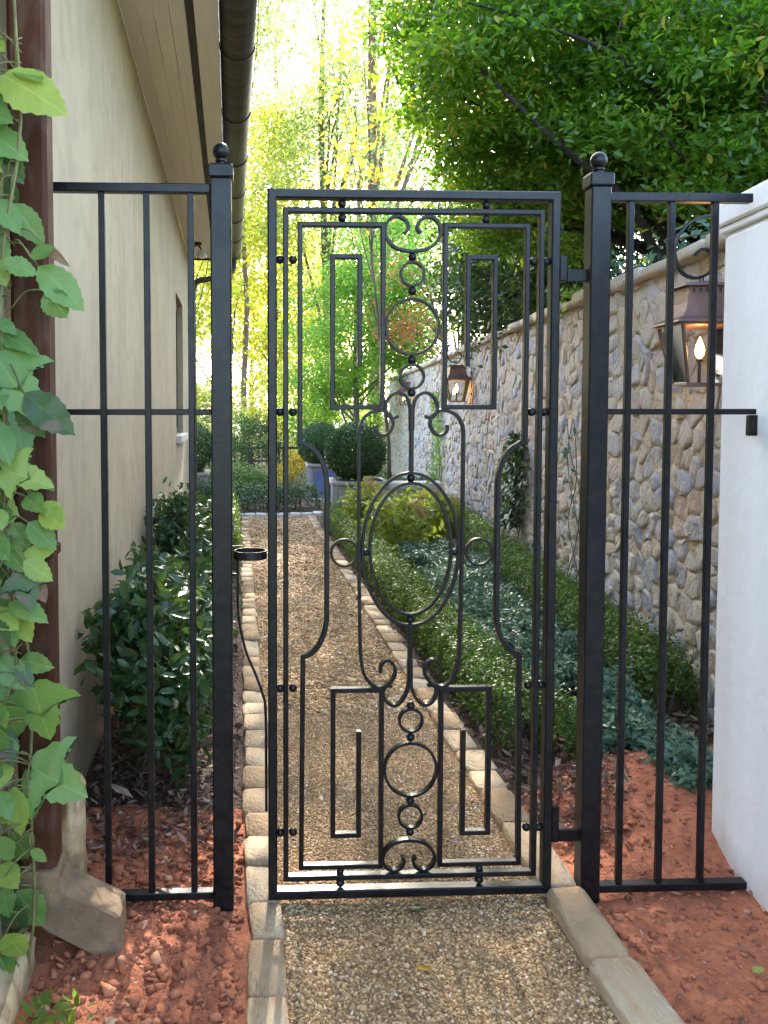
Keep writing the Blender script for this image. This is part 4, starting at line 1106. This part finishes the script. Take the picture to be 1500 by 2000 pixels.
# ================================================================== CREEPER ON THE HOUSE CORNER (each leaf a part)
def half_leaf(kind):
    if kind == 'ovate':
        t = np.linspace(0, 1, 15)
        wv = .30*np.sin(np.pi*t**.82)**.85*(1-.25*t**6)
        wv[1:-1] += np.where(np.arange(1, 14) % 2 == 0, .018, -.012)
        xx = t.copy(); xx[0] = 0
        return np.stack([xx, np.maximum(wv, 0)], -1)
    return np.array([(0,0),(-.07,.10),(-.04,.24),(.06,.33),(.10,.45),(.20,.49),(.26,.60),(.40,.66),(.37,.53),(.42,.46),(.39,.36),(.45,.27),(.55,.31),(.62,.25),(.73,.25),(.78,.16),(.88,.12),(1,0)])
def vine_leaf_mesh(kind, mat, seed, tn):
    g = np.random.default_rng(seed)
    h = half_leaf(kind); n = len(h)
    mid = np.stack([np.clip(np.linspace(0, 1, n), 0, 1), np.zeros(n)], -1)
    bend, fold, cup = g.uniform(.05, .22), g.uniform(.05, .22), g.uniform(-.1, .15)
    def zf(x, y): return -bend*x*x + fold*np.abs(y) - (cup+.25)*y*y + .012*np.sin(x*17+seed)*np.sign(y)*(np.abs(y) > .02)
    V = []; F = []
    for s in (1, -1):
        o = len(V)
        a = 1+.06*g.normal()
        for i in range(n): V.append((mid[i,0], 0, zf(mid[i,0], 0)))
        for i in range(n): V.append((h[i,0], s*h[i,1]*a*.5, zf(h[i,0]*.5+mid[i,0]*.5, s*h[i,1]*.5)))
        for i in range(n): V.append((h[i,0], s*h[i,1]*a, zf(h[i,0], s*h[i,1])))
        for r in range(2):
            for i in range(n-1):
                q = (o+r*n+i, o+r*n+i+1, o+(r+1)*n+i+1, o+(r+1)*n+i)
                F.append(q if s > 0 else q[::-1])
    return mesh('leaf', np.array(V), F, mat, True, np.full(len(V), tn))
def vine_mat(name, c0, c1, tr, spot=None):
    m, t, b, out = new_mat(name); L = t.links.new
    tc = t.nodes.new('ShaderNodeTexCoord')
    sx = t.nodes.new('ShaderNodeSeparateXYZ'); L(tc.outputs['Object'], sx.inputs[0])
    def mth(op, a, bb=None, c=None):
        n = t.nodes.new('ShaderNodeMath'); n.operation = op
        for k, v in enumerate((a, bb, c)):
            if v is None: continue
            if isinstance(v, (int, float)): n.inputs[k].default_value = v
            else: L(v, n.inputs[k])
        return n.outputs[0]
    ay = mth('ABSOLUTE', sx.outputs[1])
    mid = mth('LESS_THAN', ay, .011)
    side = mth('LESS_THAN', mth('FRACT', mth('MULTIPLY', mth('SUBTRACT', sx.outputs[0], mth('MULTIPLY', ay, .9)), 6.5)), .07)
    vein = mth('MULTIPLY', mth('MAXIMUM', mid, mth('MULTIPLY', side, .6)), .55)
    nz = t.nodes.new('ShaderNodeTexNoise'); nz.inputs['Scale'].default_value = 4.5; nz.inputs['Detail'].default_value = 5; L(tc.outputs['Object'], nz.inputs['Vector'])
    oi = t.nodes.new('ShaderNodeObjectInfo')
    fac = mth('ADD', mth('MULTIPLY', oi.outputs['Random'], .75), mth('MULTIPLY', nz.outputs['Fac'], .35))
    r = ramp_node(t, [(.15, c0), (.9, c1)]); L(fac, r.inputs[0])
    mx = t.nodes.new('ShaderNodeMix'); mx.data_type = 'RGBA'; L(vein, mx.inputs[0]); L(r.outputs[0], mx.inputs[6]); mx.inputs[7].default_value = (c1[0]*1.7, c1[1]*1.35, c1[2]*1.6, 1)
    col = mx.outputs[2]
    if spot:
        n2 = t.nodes.new('ShaderNodeTexNoise'); n2.inputs['Scale'].default_value = 2.2; L(tc.outputs['Object'], n2.inputs['Vector'])
        sr = ramp_node(t, [(.58, (0,0,0)), (.68, (1,1,1))]); L(n2.outputs['Fac'], sr.inputs[0])
        m2 = t.nodes.new('ShaderNodeMix'); m2.data_type = 'RGBA'; L(sr.outputs[0], m2.inputs[0]); L(col, m2.inputs[6]); m2.inputs[7].default_value = (*spot, 1); col = m2.outputs[2]
    L(col, b.inputs['Base Color']); b.inputs['Roughness'].default_value = .42; b.inputs['Specular IOR Level'].default_value = .4
    tl = t.nodes.new('ShaderNodeBsdfTranslucent'); tl.inputs[0].default_value = (*tr, 1)
    ms = t.nodes.new('ShaderNodeMixShader'); ms.inputs[0].default_value = .4
    L(b.outputs[0], ms.inputs[1]); L(tl.outputs[0], ms.inputs[2]); L(ms.outputs[0], out.inputs[0])
    return m
V_MID = vine_mat('creeper_leaf', (.085,.185,.045), (.19,.325,.09), (.28,.46,.07))
V_LITE = vine_mat('creeper_leaf_young', (.22,.33,.06), (.34,.45,.10), (.46,.58,.08))
V_DARK = vine_mat('creeper_leaf_old', (.04,.085,.035), (.085,.15,.05), (.1,.2,.03), (.19,.12,.08))
V_BRN = vine_mat('creeper_leaf_withered', (.22,.13,.08), (.32,.21,.14), (.25,.14,.07))
VM = {}
for k, (kd, mt) in enumerate((('ovate', V_MID), ('ovate', V_LITE), ('ovate', V_DARK), ('ovate', V_BRN), ('maple', V_MID), ('maple', V_LITE), ('maple', V_DARK))):
    VM[(kd, mt.name)] = [vine_leaf_mesh(kd, mt, 400+k*7+j, .5) for j in range(3)]
O, Mp = 'ovate', 'maple'
A, B_, C_, D_ = V_MID, V_LITE, V_DARK, V_BRN
# leaf base and leaf tip as (sideways, height) in units of a 1/1000 m grid on the house corner
VL = [(20,168,128,222,.95,O,B_),(48,160,93,172,1.0,O,A),(-15,195,22,224,1.2,O,A),(-18,232,36,252,1.5,O,A),(-8,270,63,320,1.15,O,A),(-12,285,12,340,1.1,O,A),(8,300,56,366,1.1,O,C_),(-12,330,14,390,1.1,O,A),
 (28,360,44,414,.7,O,C_),(5,400,48,458,1.1,O,A),(36,408,92,478,.95,O,A),(-16,460,28,520,1.1,O,A),(-12,500,20,556,1.2,O,B_),(18,520,79,538,1.1,O,A),(72,512,112,488,1.2,O,A),(96,484,137,522,.5,O,D_),
 (84,526,166,598,1.0,O,A),(98,572,136,620,1.5,O,A),(-18,640,76,678,.75,O,A),(-14,655,12,694,1.1,O,A),(2,700,72,800,1.0,Mp,A),(54,768,142,842,.9,O,C_),(44,788,88,848,1.0,O,C_),(28,790,58,886,.95,O,A),
 (-14,775,26,842,1.0,O,A),(-12,820,26,892,1.1,O,A),(8,915,100,945,.85,Mp,B_),(-18,895,12,972,1.1,O,A),(84,928,106,956,.9,O,A),(54,968,80,992,.9,O,A),(82,985,127,1002,1.0,O,B_),(84,990,121,1026,1.0,O,B_),
 (-18,990,34,1002,1.8,O,B_),(26,1018,56,1072,1.1,O,A),(58,1018,109,1064,1.2,O,A),(-12,1048,16,1088,1.3,O,A),(12,1062,46,1112,1.0,O,A),(43,1091,106,1068,.8,O,B_),(48,1093,100,1130,1.0,O,B_),(-12,1092,9,1142,1.1,O,C_),
 (48,1116,62,1186,1.0,Mp,C_),(70,1128,88,1172,1.0,O,D_),(18,1176,88,1208,1.0,O,A),(28,1190,56,1248,1.1,O,B_),(-8,1168,18,1204,1.2,O,A),(-14,1208,14,1262,1.1,O,C_),(4,1212,30,1256,1.0,O,A),
 (62,1338,88,1446,1.05,Mp,A),(-6,1285,42,1342,1.2,O,A),(38,1288,98,1304,1.0,O,A),(6,1378,32,1442,1.1,O,A),(0,1428,22,1494,1.0,O,C_),(57,1503,152,1560,1.1,Mp,A),(24,1540,30,1638,.8,O,B_),(48,1562,66,1612,1.2,O,A),
 (-8,1550,14,1600,1.1,O,A),(18,1630,50,1692,1.1,O,A),(54,1668,82,1692,1.0,O,A),(24,1750,72,1822,1.15,O,A),(-6,1740,10,1802,1.1,O,A),(8,1768,32,1842,1.0,O,C_),(-10,1850,38,1892,1.5,O,A),(-10,1885,16,1952,1.3,O,A),
 (46,1922,56,1978,1.0,Mp,A),(-14,1320,8,1372,1.2,O,A),(10,1485,-10,1540,1.1,O,B_),(-10,1640,12,1690,1.2,O,A),(2,1690,20,1740,1.1,O,C_),(-8,130,10,170,1.1,O,C_),(-16,560,8,620,1.1,O,A),(-14,730,10,790,1.1,O,A),(30,1480,-4,1440,1.0,O,A),(-6,1950,26,1990,1.1,O,C_),(30,1300,64,1340,.9,O,C_)]
_q = random.Random(5)
for _k in range(46):
    _y = 40+_k*42+_q.uniform(-18, 18); _x = _q.uniform(-26, 2); _a = _q.uniform(.2, 2.2); _l = _q.uniform(34, 58)
    VL.append((_x, _y, _x+_l*math.cos(_a), _y+_l*math.sin(_a), _q.uniform(.9, 1.3), O, _q.choice([A, A, B_, C_])))
vine = empty('house_creeper', (-.60, 2.3, 0), 0, 'large-leaved green creeper climbing the near corner of the house', 'creeper')
vo = np.array([-.60, 2.3, 0])
gv = np.random.default_rng(420)
stemz = []
for i, (x0, y0, x1, y1, wf, kd, mt) in enumerate(VL):
    Y0 = 2.30+gv.normal(0, .035); Y1 = Y0+gv.normal(-.015, .03)
    a = np.array([*pxw(x0, y0, Y0), 0])[[0, 2, 1]]; a = np.array([pxw(x0, y0, Y0)[0], Y0, pxw(x0, y0, Y0)[1]])
    b = np.array([pxw(x1, y1, Y1)[0], Y1, pxw(x1, y1, Y1)[1]])
    ax = b-a; ln = np.linalg.norm(ax); ax = ax/ln; ln *= 1.1
    nn = np.array([.15, -1, .45])+gv.normal(0, .28, 3); nn -= ax*(nn@ax); nn /= np.linalg.norm(nn)
    by = np.cross(nn, ax)
    o = link('leaf', VM[(kd, mt.name)][int(gv.integers(3))], vine)
    Mx = Matrix(((ax[0]*ln, by[0]*ln*wf, nn[0]*ln, a[0]-vo[0]), (ax[1]*ln, by[1]*ln*wf, nn[1]*ln, a[1]-vo[1]), (ax[2]*ln, by[2]*ln*wf, nn[2]*ln, a[2]-vo[2]), (0, 0, 0, 1)))
    o.matrix_local = Mx
    stemz.append(a-vo)
zs = np.linspace(2.62, -.05, 26)
for k, (xo, am) in enumerate(((-.035, .03), (-.075, .02))):
    pts = [(xo+am*math.sin(z*3.1+k*2)+.012*math.sin(z*9), .02+.03*math.sin(z*2.3+k), z) for z in zs]
    MB().tube(pts, .0045, 6).build('stem', STEM, vine, True)
for a in stemz[::1]:
    xo = -.035+.03*math.sin(a[2]*3.1+.15)
    s0 = np.array([xo, .03, a[2]+gv.uniform(-.05, .10)])
    MB().tube(catmull([s0, (s0+a)/2+np.array([0,-.02,.02]), a], 4), .0022, 5).build('leaf_stalk', STEM, vine, True)
# weeds and fallen leaves
for i, (x, y, s, lab) in enumerate(((-.47, 2.10, .05, 'small green seedling in the clay below the creeper'), (-.53, 2.12, .06, 'leafy green weed in the clay at the corner of the house'))):
    g = np.random.default_rng(430+i); zb = float(clay_l(np.array([x]), np.array([y]))[0])
    r = empty('seedling', (x, y, zb), 0, lab, 'weed')
    leaf_cloud('foliage', np.stack([g.normal(0,s*.5,16), g.normal(0,s*.5,16), np.abs(g.normal(s*.7,s*.4,16))], -1), s*.75, L_MAPLE, r, np.array([0,-.3,1]), .5, T_LEAF_T, None, g)
    MB().tube([(0,0,-.01),(0,0,s)], .0015, 5).build('stem', STEM, r)
FL_Y = mesh('fallen_leaf', np.array(VM[(O, B_.name)][0].vertices and [v.co[:] for v in VM[(O, B_.name)][0].vertices]), [tuple(p.vertices) for p in VM[(O, B_.name)][0].polygons], L_YEL, True, np.full(len(VM[(O, B_.name)][0].vertices), .3))
def fallen(x, y, z, ln, rz, me, lab):
    o = link('fallen_leaf', me); o.location = (x, y, z); o.scale = (ln, ln*.9, ln*.6); o.rotation_euler = (rnd.uniform(-.15,.15), rnd.uniform(-.1,.1), rz)
    tag(o, lab, 'leaf', 'leaves fallen on the ground')
fallen(.44, 2.33, .016, .045, .1, FL_Y, 'yellow fallen leaf on the gravel in front of the gate')
fallen(.62, 2.40, .016, .05, -.6, VM[(O, D_.name)][0], 'brown fallen leaf on the gravel near the right kerb')
fallen(.49, 2.60, .018, .05, 1.2, VM[(Mp, C_.name)][1], 'dark fallen leaf on the gravel under the gate sill')
fallen(1.30, 2.16, .09, .045, .5, VM[(O, B_.name)][1], 'pale green fallen leaf on the red clay')
fallen(1.30, 2.55, .075, .04, 2.0, VM[(O, D_.name)][2], 'withered leaf on the clay below the right fence panel')
fallen(.02, 3.95, .055, .06, 1.0, VM[(O, D_.name)][1], 'curled brown leaf lying on the house kerb')

g = np.random.default_rng(450)
dc = empty('dry_grass_clump', (1.30, 3.28, .05), 0, 'brown dried plant clump on the mulch behind the hinge post', 'plant')
leaf_cloud('foliage', np.stack([g.normal(0,.075,420), g.normal(0,.06,420), np.abs(g.normal(.05,.05,420))], -1), .035, CHIP, dc, np.array([0,-.4,.4]), 1.0, T_RHOMB, np.clip(g.normal(.6,.2,420), 0, 1), g)
tw = bpy.data.objects.new('dead_twig', MB().tube(catmull([(2.16,5.0,4.05),(2.12,4.98,3.88),(2.07,4.97,3.76),(2.035,4.96,3.64)], 4), [.006]*5+[.005]*4+[.003]*4, 6).mesh('dead_twig', CHIP, True))
COL.objects.link(tw); tag(tw, 'pale dead twig hanging from the evergreen canopy', 'twig')
